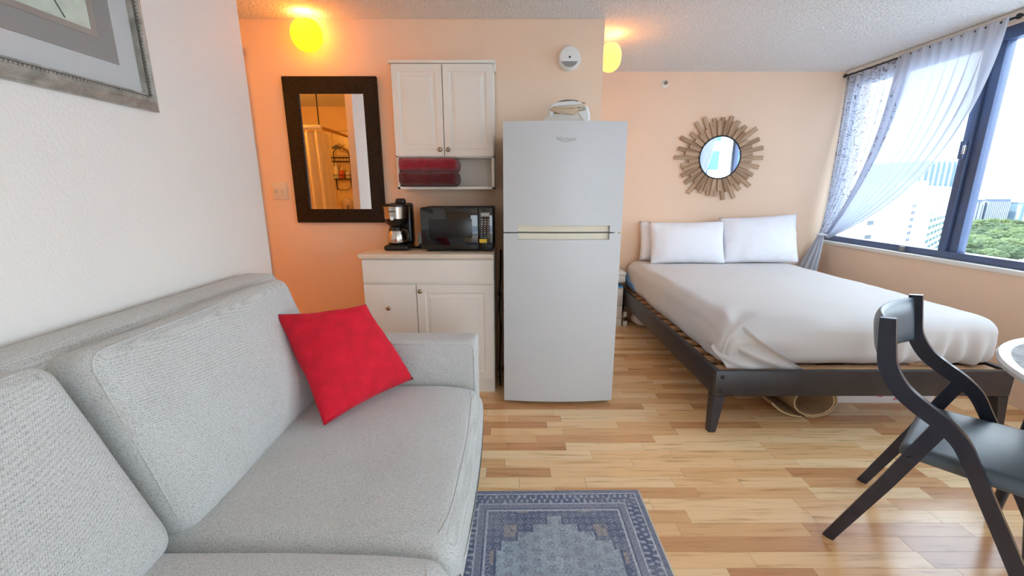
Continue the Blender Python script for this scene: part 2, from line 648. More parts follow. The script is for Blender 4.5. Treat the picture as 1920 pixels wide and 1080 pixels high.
def lathe(name, prof, loc, mat, parent=None, n=32, axis='z', **kw):
    m = Matrix.Translation(loc)
    if axis == '-y':
        m = m @ Matrix.Rotation(PI / 2, 4, 'X')      # local z -> -y
    elif axis == 'x':
        m = m @ Matrix.Rotation(PI / 2, 4, 'Y')
    elif axis == '-x':
        m = m @ Matrix.Rotation(-PI / 2, 4, 'Y')
    return obj(name, alathe(B(), prof, n, m), mat, parent, auto=0.7, **kw)


def aprism(bm, poly, h0, h1, axes='xy'):
    """extrude 2D polygon; axes gives the plane, extruded along the third axis"""
    def mk(p, h):
        return {'xy': (p[0], p[1], h), 'xz': (p[0], h, p[1]), 'yz': (h, p[0], p[1])}[axes]
    a = [bm.verts.new(mk(p, h0)) for p in poly]
    b = [bm.verts.new(mk(p, h1)) for p in poly]
    n = len(poly)
    bm.faces.new(a)
    bm.faces.new(b[::-1])
    for i in range(n):
        bm.faces.new((a[i], b[i], b[(i + 1) % n], a[(i + 1) % n]))
    return bm


def ribbon_poly(pts, width):
    """offset outline of a polyline (2D) with varying width"""
    L, R = [], []
    n = len(pts)
    for i, p in enumerate(pts):
        a = Vector(pts[max(i - 1, 0)])
        b = Vector(pts[min(i + 1, n - 1)])
        t = (b - a).normalized()
        nn = Vector((-t.y, t.x))
        wd = width[i] if isinstance(width, (list, tuple)) else width
        L.append(Vector(p) + nn * wd / 2)
        R.append(Vector(p) - nn * wd / 2)
    return L, R


def aribbon(bm, pts, width, h0, h1, bev=0.004):
    """solid bar following a 2D path in the xz plane, extruded along y"""
    L, R = ribbon_poly(pts, width)
    t = bmesh.new()
    rows = []
    for l, r in zip(L, R):
        rows.append([t.verts.new((l.x, h0, l.y)), t.verts.new((r.x, h0, r.y)), t.verts.new((r.x, h1, r.y)), t.verts.new((l.x, h1, l.y))])
    for A, C in zip(rows, rows[1:]):
        for j in range(4):
            t.faces.new((A[j], A[(j + 1) % 4], C[(j + 1) % 4], C[j]))
    t.faces.new(rows[0])
    t.faces.new(rows[-1][::-1])
    if bev:
        ed = [e for e in t.edges if len(e.link_faces) == 2 and e.calc_face_angle(0) > 0.9]
        bmesh.ops.bevel(t, geom=ed, offset=bev, segments=2, affect='EDGES')
    return merge(bm, t)


def catmull(pts, k=6):
    pts = [Vector(p) for p in pts]
    out = []
    for i in range(len(pts) - 1):
        p0 = pts[max(i - 1, 0)]
        p1, p2 = pts[i], pts[i + 1]
        p3 = pts[min(i + 2, len(pts) - 1)]
        for j in range(k):
            t = j / k
            out.append(0.5 * ((2 * p1) + (p2 - p0) * t + (2 * p0 - 5 * p1 + 4 * p2 - p3) * t * t + (3 * p1 - p0 - 3 * p2 + p3) * t ** 3))
    out.append(pts[-1])
    return out


def grid(bm, f, nu, nv, closed_u=False):
    vs = [[bm.verts.new(f(i / nu, j / nv)) for j in range(nv + 1)] for i in range(nu if closed_u else nu + 1)]
    N = len(vs)
    for i in range(nu):
        for j in range(nv):
            bm.faces.new((vs[i][j], vs[(i + 1) % N][j], vs[(i + 1) % N][j + 1], vs[i][j + 1]))
    return vs


def asoft(bm, size, n, r, bulge=(0, 0, 0), deform=None, mtx=None):
    """rounded, slightly bulging cushion block centred at the origin"""
    hx, hy, hz = [s / 2 for s in size]
    hs = (hx, hy, hz)
    t = bmesh.new()
    for ax in range(3):
        for sg in (-1, 1):
            u, v = [(1, 2), (2, 0), (0, 1)][ax]
            nu, nv = n[u], n[v]
            vs = []
            for i in range(nu + 1):
                row = []
                for j in range(nv + 1):
                    p = [0, 0, 0]
                    a = i / nu * 2 - 1
                    b = j / nv * 2 - 1
                    a = math.copysign(1 - (1 - abs(a)) ** 1.25, a) if nu > 6 else a
                    b = math.copysign(1 - (1 - abs(b)) ** 1.25, b) if nv > 6 else b
                    p[ax] = sg * hs[ax]
                    p[u] = a * hs[u]
                    p[v] = b * hs[v]
                    row.append(t.verts.new(p))
                vs.append(row)
            for i in range(nu):
                for j in range(nv):
                    t.faces.new((vs[i][j], vs[i + 1][j], vs[i + 1][j + 1], vs[i][j + 1]))
    bmesh.ops.remove_doubles(t, verts=t.verts, dist=1e-5)
    for vv in t.verts:
        p = vv.co.copy()
        q = Vector([max(-h + r, min(h - r, c)) for c, h in zip(p, hs)])
        d = p - q
        if d.length > 1e-9:
            mxc = max(abs(c) for c in d)
            d = d.normalized() * mxc
        o = q + d
        nx, ny, nz = [c / h for c, h in zip(p, hs)]
        fx, fy, fz = 1 - nx * nx, 1 - ny * ny, 1 - nz * nz
        o.x += math.copysign(1, nx) * abs(nx) * bulge[0] * fy * fz
        o.y += math.copysign(1, ny) * abs(ny) * bulge[1] * fx * fz
        o.z += math.copysign(1, nz) * abs(nz) * bulge[2] * fx * fy
        vv.co = o
    if deform:
        for vv in t.verts:
            vv.co = deform(vv.co.copy())
    return merge(bm, t, mtx)


def nz(p, s, seed=0.0):
    return noise.noise(Vector(p) * s + Vector((seed, seed * 1.7, -seed)))


def apillow(bm, c00, c10, c11, c01, thick, nrm_sign=1, n=22, wr=0.006, seed=1.0, pinch=0.05):
    """pillow between four world corners (order around), thickness both sides"""
    c00, c10, c11, c01 = map(Vector, (c00, c10, c11, c01))
    nrm = (c10 - c00).cross(c01 - c00).normalized() * nrm_sign
    ctr = (c00 + c10 + c11 + c01) / 4
    sides = []
    for sg in (-1, 1):
        rows = []
        for i in range(n + 1):
            row = []
            for j in range(n + 1):
                u, v = i / n, j / n
                p = c00 * (1 - u) * (1 - v) + c10 * u * (1 - v) + c11 * u * v + c01 * (1 - u) * v
                a, b = abs(2 * u - 1), abs(2 * v - 1)
                inw = pinch * ((1 - a * a) * b ** 4 + (1 - b * b) * a ** 4)
                p = p + (ctr - p) * inw
                h = ((1 - a ** 2.4) ** 0.55) * ((1 - b ** 2.4) ** 0.55) if a < 1 and b < 1 else 0
                edge = (1 - h)
                ww = wr * (nz(p, 9, seed) + 0.6 * nz(p, 22, seed)) * (0.3 + edge) * (1 if a < 1 and b < 1 else 0)
                p = p + nrm * sg * (thick / 2 * h) + nrm * ww
                row.append(bm.verts.new(p))
            rows.append(row)
        sides.append(rows)
        for i in range(n):
            for j in range(n):
                bm.faces.new((rows[i][j], rows[i + 1][j], rows[i + 1][j + 1], rows[i][j + 1]))
    bmesh.ops.remove_doubles(bm, verts=bm.verts, dist=1e-4)
    return bm


def text_bm(s, size, depth, mtx):
    cu = bpy.data.curves.new('t', 'FONT')
    cu.body = s
    cu.size = size
    cu.extrude = depth
    cu.align_x = 'CENTER'
    cu.align_y = 'CENTER'
    cu.resolution_u = 3
    o = bpy.data.objects.new('t', cu)
    COL.objects.link(o)
    dg = bpy.context.evaluated_depsgraph_get()
    me = bpy.data.meshes.new_from_object(o.evaluated_get(dg))
    bm = B()
    bm.from_mesh(me)
    bmesh.ops.transform(bm, matrix=mtx, verts=bm.verts)
    bpy.data.meshes.remove(me)
    bpy.data.objects.remove(o)
    bpy.data.curves.remove(cu)
    return bm


def dup(o, parent=None, loc=None, rot=None):
    c = o.copy()
    COL.objects.link(c)
    if parent is not None:
        c.parent = parent
    if loc is not None:
        c.location = loc
    if rot is not None:
        c.rotation_euler = rot
    return c


# ================================================================= SETTING
XL, XR, YB, YA, YF, ZC = -1.30, 3.07, 2.95, 4.15, -2.2, 2.345
XW = 0.589          # corner where the kitchenette wall turns back to the sleeping alcove
SILL, HEAD = 0.815, 2.285

floor = tag(box('floor', -3.0, 3.2, YF - 0.1, 4.3, -0.12, -0.004, 'subfloor', bev=0), kind='structure')
ORG[floor.name] = floor.location.copy()
SW = 0.068
LEN = [0.30, 0.40, 0.50, 0.62]
pm = {}
for L in LEN:
    bm = abox(B(), 0, L - 0.0012, 0, SW - 0.0009, -0.006, 0.0, 0)
    me = bpy.data.meshes.new('plank')
    bm.to_mesh(me)
    bm.free()
    me.materials.append(MT['plank'])
    pm[L] = me
CT, ST = math.cos(math.atan(182 / 782)), math.sin(math.atan(182 / 782))


def proj(x, y, z):
    z -= 1.286
    yc = y * CT - z * ST
    if yc < 0.1:
        return None
    return 960 + 782 * x / yc, 540 - 782 * (z * CT + y * ST) / yc, yc


cands = []
rest = B()
r = random.Random(3)
row = 0
y = YF
while y < YA:
    x = -3.0 + r.uniform(-0.5, 0)
    while x < 3.1:
        L = r.choice(LEN)
        x0, x1 = x, x + L
        cx, cy = x + L / 2, y + SW / 2
        p = proj(cx, cy, 0)
        vis = p is not None and 840 < p[0] < 2000 and p[1] < 1120 and x0 > -0.9 and x1 < 3.06 and cy < 4.1
        if vis:
            # hidden under the bed, behind the fridge or under the rug
            if 1.25 < cx < 2.6 and cy > 2.9:
                vis = False
            if cx < 1.0 and cy > 2.6:
                vis = False
            if cx < 0.35 and cy < 1.45:
                vis = False
            if cx < -0.3:
                vis = False
        if vis:
            cands.append((p[2], x0, y, L))
        else:
            x0c, x1c = max(x0, -2.98), min(x1, 3.1)
            if x1c - x0c > 0.02:
                abox(rest, x0c, x1c - 0.0012, y, y + SW - 0.0009, -0.006, 0)
        x += L
    y += SW
    row += 1
cands.sort()
for i, (d, x0, y0, L) in enumerate(cands):
    if i < 300:
        o = bpy.data.objects.new('plank', pm[L])
        COL.objects.link(o)
        o.parent = floor
        o.location = Vector((x0, y0, 0)) - floor.location
    else:
        abox(rest, x0, x0 + L - 0.0012, y0, y0 + SW - 0.0009, -0.006, 0)
tag(obj('plank_rest', rest, 'plank_far', floor), kind='stuff')

tag(box('ceiling', -3.0, 3.25, YF - 0.1, 4.3, ZC, ZC + 0.1, 'ceil', bev=0), kind='structure')
tag(box('wall_left', XL - 0.06, XL, YF, 2.225, 0, ZC, 'wall_daylit', bev=0.004), kind='structure')
tag(box('wall_kitchenette', -3.0, XW, YB, YB + 0.1, 0, ZC, 'wall', bev=0.003), kind='structure')
tag(box('wall_alcove', XW - 0.1, XW, YB + 0.1, YA, 0, ZC, 'wall', bev=0.0), kind='structure')
tag(box('wall_bed', XW - 0.1, 3.3, YA, YA + 0.1, 0, ZC, 'wall', bev=0.0), kind='structure')
bm = B()
abox(bm, -3.0, 0.60, YF - 0.1, YF, 0, ZC)
abox(bm, 2.92, 3.3, YF - 0.1, YF, 0, ZC)
abox(bm, 0.60, 2.92, YF - 0.1, YF, 2.15, ZC)
tag(obj('wall_rear', bm, 'wall'), kind='structure')
w2 = thing('window_added', (1.25, YF - 0.05, 0), kind='structure')  # unseen glass door behind the camera, added to bring in more light
box('window_track', 0.60, 2.92, YF - 0.09, YF - 0.02, 0.0, 0.04, 'winframe', w2, 0.003)
box('window_head', 0.60, 2.92, YF - 0.09, YF - 0.02, 2.10, 2.15, 'winframe', w2, 0.003)
for xm in (0.63, 1.75, 2.89):
    box('window_stile', xm - 0.03, xm + 0.03, YF - 0.09, YF - 0.02, 0.04, 2.10, 'winframe', w2, 0.003)
for xa, xb in ((0.65, 1.73), (1.77, 2.87)):
    box('pane', xa, xb, YF - 0.056, YF - 0.052, 0.035, 2.105, 'glass', w2, 0)
tag(box('floor_balcony_added', -0.4, 3.3, YF - 1.6, YF - 0.105, -0.15, -0.02, 'white_trim', bev=0), kind='structure')  # unseen balcony slab, added to bounce light up to the ceiling
bm = B()
abox(bm, XR, XR + 0.16, YF, YA, 0, SILL - 0.03)
abox(bm, XR, XR + 0.16, YF, -1.05, SILL - 0.03, ZC)
abox(bm, XR, XR + 0.16, -1.05, YA, HEAD, ZC)
tag(obj('wall_window', bm, 'wall'), kind='structure')
bm = B()
abox(bm, XR - 0.022, XR + 0.10, -1.08, YA - 0.002, SILL - 0.03, SILL, 0.004)
tag(obj('trim_1', bm, 'white_trim', auto=0.6), kind='structure')
# cream crown strip where the window wall meets the ceiling
tag(box('trim_2', XR - 0.03, XR - 0.001, YF, YA - 0.002, HEAD + 0.018, ZC - 0.002, 'white_trim', bev=0.004), kind='structure')

# sliding window: frame, sashes, panes
w1 = thing('window_1', (XR + 0.08, 1.55, SILL), kind='structure')
WX0, WX1 = XR + 0.03, XR + 0.11
box('window_track', WX0, WX1, -1.05, YA - 0.003, SILL, SILL + 0.05, 'winframe', w1, 0.003)
box('window_head', WX0, WX1, -1.05, YA - 0.003, HEAD - 0.075, HEAD, 'winframe', w1, 0.003)
for ym, wd, dx in ((4.11, 0.06, 0), (3.0, 0.05, 0), (2.935, 0.06, 0.018), (2.1, 0.07, 0), (1.2, 0.06, 0), (0.1, 0.07, 0), (-1.02, 0.06, 0)):
    box('window_stile', WX0 + dx, WX1 - 0.02 + dx, ym - wd / 2, ym + wd / 2, SILL + 0.05, HEAD - 0.075, 'winframe', w1, 0.003)
ys = [4.10, 2.95, 2.1, 1.2, 0.1, -1.0]
for a, b in zip(ys, ys[1:]):
    box('pane', WX0 + 0.035, WX0 + 0.039, b, a, SILL + 0.04, HEAD - 0.06, 'glass', w1, 0)
lk = box('sash_latch', WX0 - 0.02, WX0 + 0.004, 2.985, 3.02, 1.50, 1.62, 'winframe', w1, 0.006)
box('latch_tab', WX0 - 0.026, WX0 - 0.012, 2.975, 2.99, 1.53, 1.59, 'chrome', lk, 0.003)
box('track_stop', WX0 - 0.02, WX0 + 0.006, 3.27, 3.31, SILL + 0.004, SILL + 0.045, 'grey_plastic', w1, 0.005)

# entry door with casing on the kitchenette wall, beside the left wall's end
d1 = thing('door_1', (-2.2, YB, 0), kind='structure')
box('door_slab', -2.62, -1.80, YB - 0.012, YB - 0.001, 0.01, 2.10, 'white_trim', d1, 0.003)
for xx in ((-1.795, -1.722), (-2.70, -2.625)):
    box('casing', xx[0], xx[1], YB - 0.024, YB - 0.0005, 0, 2.18, 'white_trim', d1, 0.004)
box('casing', -2.70, -1.722, YB - 0.026, YB - 0.0005, 2.11, 2.18, 'white_trim', d1, 0.004)
lathe('door_knob', [(0, 0.06), (0.026, 0.052), (0.03, 0.04), (0.012, 0.025), (0.012, 0.0)], (-2.55, YB - 0.012, 1.0), 'nickel', d1, 20, '-y')

# ================================================================= BATHROOM (seen in the wall mirror)
BY = 0.10
tag(box('wall_bath_end', -3.0, -1.36, BY - 0.1, BY, 0, ZC, 'bathpaint', bev=0), kind='structure')
tag(box('wall_bath_side', -3.1, -3.0, BY - 0.1, YB, 0, ZC, 'bathpaint', bev=0), kind='structure')
tl = tag(box('trim_3', -2.99, -1.41, BY, BY + 0.006, 0.0, 2.05, 'grout', bev=0), kind='structure')
ORG[tl.name] = tl.location.copy()
tm = None
for i in range(5):
    for j in range(6):
        x0 = -2.985 + i * 0.314
        z0 = 0.22 + j * 0.304
        if tm is None:
            tm = box('tile', x0, x0 + 0.31, BY + 0.004, BY + 0.014, z0, z0 + 0.30, 'tile', tl, 0.002, 1)
            base_off = (x0, z0)
        else:
            dup(tm, tl, (x0 - base_off[0], 0, z0 - base_off[1]))
# tub
tb = thing('bathtub', (-2.45, 0.85, 0), 'white bathtub behind the shower curtain, seen in the dark framed mirror', 'bathtub')
bm = B()
abox(bm, -2.98, -1.93, 0.12, 1.55, 0, 0.12)
abox(bm, -1.99, -1.93, 0.12, 1.55, 0.12, 0.50, 0.015)
abox(bm, -2.98, -2.92, 0.12, 1.55, 0.12, 0.50, 0.015)
abox(bm, -2.92, -1.99, 0.12, 0.20, 0.12, 0.50, 0.015)
abox(bm, -2.92, -1.99, 1.47, 1.55, 0.12, 0.50, 0.015)
obj('tub_shell', bm, 'tub', tb, auto=0.6)
# L shaped rail with ceiling hanger
rl = thing('shower_rail', (-1.90, 1.5, 1.9), 'L-shaped shower rail hung from the ceiling, reflected in the dark framed mirror', 'curtain rail')
tube('side_rail', [(-1.90, 0.12, 1.90), (-1.90, 1.5, 1.90)], 0.016, 'rodwood', rl, 12)
tube('front_rail', [(-2.98, 1.5, 1.90), (-1.885, 1.5, 1.90)], 0.022, 'white_trim', rl, 12)
tube('ceiling_hanger', [(-1.905, 1.5, 1.90), (-1.905, 1.5, ZC)], 0.006, 'black_matte', rl, 8)
sct = B()


def shc(u, v):
    # runs along the front rail, then wraps round the corner
    s = u * 0.62
    if s < 0.42:
        p = Vector((-2.34 + s, 1.49, 0))
        nn = Vector((0, 1, 0))
    else:
        p = Vector((-1.92, 1.49 - (s - 0.42), 0))
        nn = Vector((1, 0, 0))
    a = 0.028 * math.sin(u * 2 * PI * 6.5) * (0.55 + 0.45 * v)
    z = 1.875 - v * 1.62
    sag = Vector((0, 0, -0.02 * abs(math.sin(u * PI * 8)) * (1 - v)))
    return p + nn * a + Vector((0.06 * v * u, 0, z)) + sag


grid(sct, shc, 130, 14)
tag(obj('shower_curtain', sct, 'bathcurtain', smooth=True), 'cream shower curtain bunched at the rail corner, reflected in the dark framed mirror', 'curtain')
# shower head with caddy, bottles and valve
sh = thing('shower_fixture', (-2.240, BY + 0.02, 1.80), 'round shower head on the tiled wall, reflected in the dark framed mirror', 'shower head')
tube('shower_arm', catmull([(-2.240, BY + 0.014, 1.84), (-2.240, BY + 0.09, 1.88), (-2.240, BY + 0.16, 1.85)], 5), 0.010, 'chrome', sh)
lathe('rose', [(0, 0.0), (0.06, 0.0), (0.065, 0.012), (0.02, 0.045), (0.0, 0.05)], (-2.240, BY + 0.18, 1.81), 'grey_plastic', sh, 24)
cdy = thing('shower_caddy', (-2.240, BY + 0.05, 1.0), 'dark wire shower caddy with two baskets, reflected in the dark framed mirror', 'caddy')
for sx_ in (-0.10, 0.10):
    tube('caddy_upright', catmull([(-2.240 + sx_ * 0.3, BY + 0.06, 1.83), (-2.240 + sx_, BY + 0.05, 1.76), (-2.240 + sx_, BY + 0.03, 1.5), (-2.240 + sx_, BY + 0.03, 1.30)], 6), 0.005, 'black_matte', cdy, 6)
for zz in (1.66, 1.44):
    bm = B()
    for dz in (0, 0.05):
        atube(bm, [(-2.370, BY + 0.03, zz + dz), (-2.110, BY + 0.03, zz + dz), (-2.110, BY + 0.13, zz + dz), (-2.370, BY + 0.13, zz + dz)], 0.004, 6, closed=True)
    for q in range(8):
        xx = -2.370 + q * 0.037
        atube(bm, [(xx, BY + 0.03, zz), (xx, BY + 0.13, zz), (xx, BY + 0.13, zz + 0.05)], 0.0025, 5)
    obj('caddy_basket', bm, 'black_matte', cdy)
tube('caddy_hook_bar', catmull([(-2.340, BY + 0.04, 1.44), (-2.330, BY + 0.04, 1.32), (-2.260, BY + 0.04, 1.30), (-2.170, BY + 0.04, 1.32), (-2.140, BY + 0.04, 1.44)], 5), 0.004, 'black_matte', cdy, 6)


def bottle(x, zb, h, rr, mat, label):
    t = thing('toiletry_bottle', (x, BY + 0.08, zb), label, 'bottle', 'bottles in the shower caddy')
    lathe('bottle_body', [(0, 0), (rr, 0), (rr, h * 0.7), (rr * 0.4, h * 0.82), (0, h * 0.82)], (x, BY + 0.08, zb), mat, t, 16)
    lathe('cap', [(0, h * 0.82), (rr * 0.45, h * 0.82), (rr * 0.45, h), (0, h)], (x, BY + 0.08, zb), 'white_plastic', t, 12)


bottle(-2.310, 1.446, 0.20, 0.03, 'white_plastic', 'white pump bottle in the lower caddy basket, seen in the mirror')
bottle(-2.240, 1.446, 0.13, 0.034, 'orange_label', 'orange bottle in the middle of the lower caddy basket, seen in the mirror')
bottle(-2.160, 1.446, 0.10, 0.028, 'white_plastic', 'short white bottle at the right of the lower caddy basket, seen in the mirror')
vl = thing('shower_valve', (-2.230, BY + 0.014, 1.10), 'chrome shower valve on the tiled wall, reflected in the dark framed mirror', 'valve')
lathe('valve_plate', [(0.0, 0.0), (0.095, 0.0), (0.09, 0.012), (0.03, 0.02), (0, 0.02)], (-2.230, BY + 0.014, 1.10), 'steel', vl, 28, '-y')
for o in list(vl.children):
    o.rotation_euler = (0, 0, PI)
tube('valve_lever', [(-2.230, BY + 0.02, 1.10), (-2.230, BY + 0.07, 1.10), (-2.230, BY + 0.075, 1.03)], 0.012, 'chrome', vl)
# bathroom ceiling lamp
bl = thing('ceiling_lamp', (-2.62, 1.68, ZC - 0.09), 'glass globe lamp on the bathroom ceiling beside the shower rail', 'lamp')
lathe('lamp_globe', [(0, -0.09), (0.06, -0.075), (0.09, -0.03), (0.09, 0.03), (0.07, 0.07)], (-2.62, 1.68, ZC - 0.09), 'lampglass2', bl, 24)
lathe('lamp_base', [(0.075, 0.06), (0.08, 0.088), (0, 0.088)], (-2.62, 1.68, ZC - 0.09), 'chrome', bl, 24)
ld = bpy.data.lights.new('bathroom_bulb', 'POINT')
ld.energy = 7.5
ld.color = (1.0, 0.45, 0.08)
ld.shadow_soft_size = 0.06
lo = bpy.data.objects.new('bathroom_bulb', ld)
lo.location = (-2.62, 1.68, ZC - 0.26)
COL.objects.link(lo)

# ================================================================= KITCHENETTE WALL
# dark framed mirror
mr = thing('wall_mirror', (-1.18, YB, 1.07), 'tall rectangular mirror in a wide dark textured frame beside the white wall cabinet', 'mirror')
fx0, fx1, fz0, fz1 = -1.488, -0.876, 1.072, 2.006
gx0, gx1, gz0, gz1 = -1.391, -0.968, 1.164, 1.904
yf = YB - 0.028


def miter_frame(parent, x0, x1, z0, z1, gx0, gx1, gz0, gz1, mat):
    O = [(x0, z0), (x1, z0), (x1, z1), (x0, z1)]
    I = [(gx0, gz0), (gx1, gz0), (gx1, gz1), (gx0, gz1)]
    for a in range(4):
        b = (a + 1) % 4
        bm = aprism(B(), [O[a], O[b], I[b], I[a]], yf, YB - 0.001, 'xz')
        bmesh.ops.bevel(bm, geom=list(bm.edges), offset=0.003, segments=2, affect='EDGES')
        obj('frame_rail', bm, mat, parent)


miter_frame(mr, fx0, fx1, fz0, fz1, gx0, gx1, gz0, gz1, 'mframe')
gp = box('mirror_glass', gx0 - 0.004, gx1 + 0.004, YB - 0.014, YB - 0.006, gz0 - 0.004, gz1 + 0.004, 'mirror', mr, 0)

# light switch plate
sw = thing('light_switch', (-1.598, YB, 1.228), 'ivory double light switch plate beside the dark framed mirror', 'switch')
box('switch_plate', -1.652, -1.546, YB - 0.007, YB - 0.0005, 1.228, 1.343, 'outlet', sw, 0.003)
for xx in (-1.622, -1.576):
    bm = abox(B(), -0.006, 0.006, -0.012, 0.0, -0.013, 0.013, 0.002)
    bmesh.ops.rotate(bm, verts=bm.verts, cent=(0, 0, 0), matrix=Matrix.Rotation(0.45, 3, 'X'))
    bmesh.ops.translate(bm, verts=bm.verts, vec=(xx, YB - 0.005, 1.285))
    obj('toggle', bm, 'outlet', sw)


# scalloped glass sconces
def sconce(name, c, ax, label, mat, energy, col):
    """c: centre of the shade; ax: wall normal (unit, horizontal)"""
    ax = Vector(ax)
    side = Vector((0, 0, 1)).cross(ax)
    c = Vector(c)
    t = thing(name, c, label, 'lamp', 'scalloped glass wall sconces')
    R = 0.088
    bm = B()

    def f(u, v):
        th = 2 * PI * u
        # open bowl, scalloped rim at the bottom, rounder at the top
        ph = (0.20 + 0.70 * v) * PI
        rr = R * math.sin(ph)
        sc = 1 + 0.05 * math.cos(th * 12) * (0.3 + v)
        zz = R * 1.10 * math.cos(ph)
        return c + side * (rr * math.cos(th) * sc * 1.05) + ax * (rr * math.sin(th) * sc * 0.85) + Vector((0, 0, zz))
    grid(bm, f, 72, 18, closed_u=True)
    obj('glass_shade', bm, mat, t, smooth=True)
    m = Matrix.Translation(c - ax * 0.098)
    m = m @ (Matrix.Rotation(PI / 2, 4, 'X') if abs(ax.y) > 0.5 else Matrix.Rotation(PI / 2, 4, 'Y'))
    obj('back_plate', alathe(B(), [(0, 0), (0.05, 0), (0.05, 0.012), (0.015, 0.03), (0.012, 0.05), (0, 0.05)], 24, m), 'chrome', t, auto=0.7)
    l2 = bpy.data.lights.new(name + '_filament', 'POINT')
    l2.energy = energy
    l2.color = col
    l2.shadow_soft_size = 0.02
    q2 = bpy.data.objects.new(name + '_filament', l2)
    q2.location = c + Vector((0, 0, 0.045)) + ax * 0.02
    COL.objects.link(q2)
    return t


sconce('wall_sconce', (-1.262, YB - 0.10, 2.222), (0, -1, 0), 'glowing amber scalloped glass sconce above the dark framed mirror', 'lampglass', 0.6, (1.0, 0.66, 0.28))
sconce('wall_sconce', (XW + 0.10, 3.22, 2.20), (1, 0, 0), 'glowing pale sconce round the corner past the smoke alarm', 'lampglass2', 0.45, (1.0, 0.66, 0.28))

# upper cabinet
uc = thing('wall_cabinet', (-0.41, YB, 1.296), 'white two-door wall cabinet with an open cubby holding red towels', 'cabinet')
ux0, ux1, uyf, uyb = -0.727, -0.112, 2.735, YB - 0.001
bm = B()
abox(bm, ux0, ux0 + 0.016, uyf, uyb, 1.296, 2.03, 0.001)
abox(bm, ux1 - 0.016, ux1, uyf, uyb, 1.296, 2.03, 0.001)
abox(bm, ux0, ux1, uyf, uyb, 1.296, 1.312, 0.001)
abox(bm, ux0, ux1, uyf, uyb, 1.490, 1.506, 0.001)
abox(bm, ux0, ux1, uyf, uyb, 2.014, 2.03, 0.001)
abox(bm, ux0, ux1, uyb - 0.01, uyb, 1.296, 2.03, 0)
obj('cabinet_body', bm, 'cab', uc, auto=0.6)
box('cornice', ux0 - 0.012, ux1 + 0.012, uyf - 0.028, uyb, 2.026, 2.042, 'cab', uc, 0.003)
box('cornice_side_strip', ux1, ux1 + 0.012, uyf, uyf + 0.03, 1.99, 2.028, 'cab', uc, 0.003)


def panel_door(name, x0, x1, z0, z1, yb, th, parent, mrg=0.055, raised=True):
    """door front facing -y; raised centre panel with sloping margins"""
    bm = B()
    t = bmesh.new()
    yf_ = yb - th
    bmesh.ops.create_cube(t, size=1)
    for v in t.verts:
        v.co = Vector(((x0 + x1) / 2 + v.co.x * (x1 - x0), (yb + yf_) / 2 + v.co.y * th, (z0 + z1) / 2 + v.co.z * (z1 - z0)))
    if raised:
        fr = [f for f in t.faces if f.calc_center_median().y < yf_ + 1e-4]
        for ins, dep in ((mrg, 0), (0.012, -0.007), (0.008, 0), (0.022, 0.005), (0.004, 0.0015)):
            bmesh.ops.inset_region(t, faces=fr, thickness=ins, depth=0)
            for f in fr:
                for v in f.verts:
                    v.co.y -= dep
    merge(bm, t)
    ed = [e for e in bm.edges if all(abs(v.co.x - x0) < 1e-5 or abs(v.co.x - x1) < 1e-5 or abs(v.co.z - z0) < 1e-5 or abs(v.co.z - z1) < 1e-5 for v in e.verts) and all(abs(v.co.y - yf_) < 1e-5 for v in e.verts)]
    bmesh.ops.bevel(bm, geom=ed, offset=0.0025, segments=2, affect='EDGES')
    return obj(name, bm, 'cab', parent, auto=0.35)


def knob(x, z, yfront, parent):
    return lathe('knob', [(0, 0.026), (0.008, 0.0255), (0.0125, 0.022), (0.014, 0.017), (0.011, 0.012), (0.005, 0.010), (0.006, 0.0)], (x, yfront, z), 'nickel', parent, 20, '-y')


dl = panel_door('cabinet_door', ux0 + 0.004, -0.4215, 1.497, 2.022, uyf - 0.001, 0.018, uc)
dr = panel_door('cabinet_door', -0.4175, ux1 - 0.004, 1.497, 2.022, uyf - 0.001, 0.018, uc)
knob(-0.445, 1.535, uyf - 0.019, dl)
knob(-0.394, 1.535, uyf - 0.019, dr)


# rolled towels in the cubby
def towel(name, x0, x1, yc, zc, ry, rz, mat, label, seed):
    def df(p):
        a = 0.006 * nz(p, 34, seed) + 0.014 * nz(p, 9, seed)
        d = p.normalized()
        return p + Vector((d.x * a * 0.7, d.y * a, d.z * a))
    bm = asoft(B(), (x1 - x0, ry * 2, rz * 2), (34, 14, 12), min(ry, rz) * 0.62, (0.008, 0.016, 0.0), df, Matrix.Translation(((x0 + x1) / 2, yc, zc)))
    return tag(obj(name, bm, mat, smooth=True), label, 'towel', 'towels in the wall cabinet cubby')


towel('folded_towel', -0.703, -0.348, 2.80, 1.361, 0.125, 0.046, 'towel2', 'dark maroon folded towel, the lower one in the cabinet cubby', 4.0)
towel('folded_towel', -0.704, -0.346, 2.805, 1.445, 0.122, 0.040, 'towel', 'crimson folded towel, the upper one in the cabinet cubby', 2.0)

# base cabinet and worktop
bc = thing('base_cabinet', (-0.516, 2.7, 0), 'white base cabinet with a drawer front, two doors and nickel knobs', 'cabinet')
bx0, bx1, byf, byb = -0.917, -0.112, 2.518, YB - 0.002
box('cabinet_body', bx0, bx1, byf, byb, 0.0, 0.885, 'cab', bc, 0.002)
panel_door('drawer_front', bx0 + 0.004, bx1 - 0.006, 0.738, 0.878, byf - 0.0005, 0.018, bc, raised=False)
d1_ = panel_door('cabinet_door', bx0 + 0.004, -0.592, 0.10, 0.724, byf - 0.0005, 0.018, bc, raised=False)
d2_ = panel_door('cabinet_door', -0.588, bx1 - 0.006, 0.10, 0.724, byf - 0.0005, 0.018, bc, mrg=0.07)
knob(-0.764, 0.578, byf - 0.0185, d1_)
knob(-0.565, 0.685, byf - 0.0185, d2_)
tag(box('worktop', bx0 - 0.014, bx1 + 0.002, 2.490, byb, 0.8865, 0.915, 'counter', bev=0.004), 'cream laminate worktop on the white base cabinet', 'worktop')
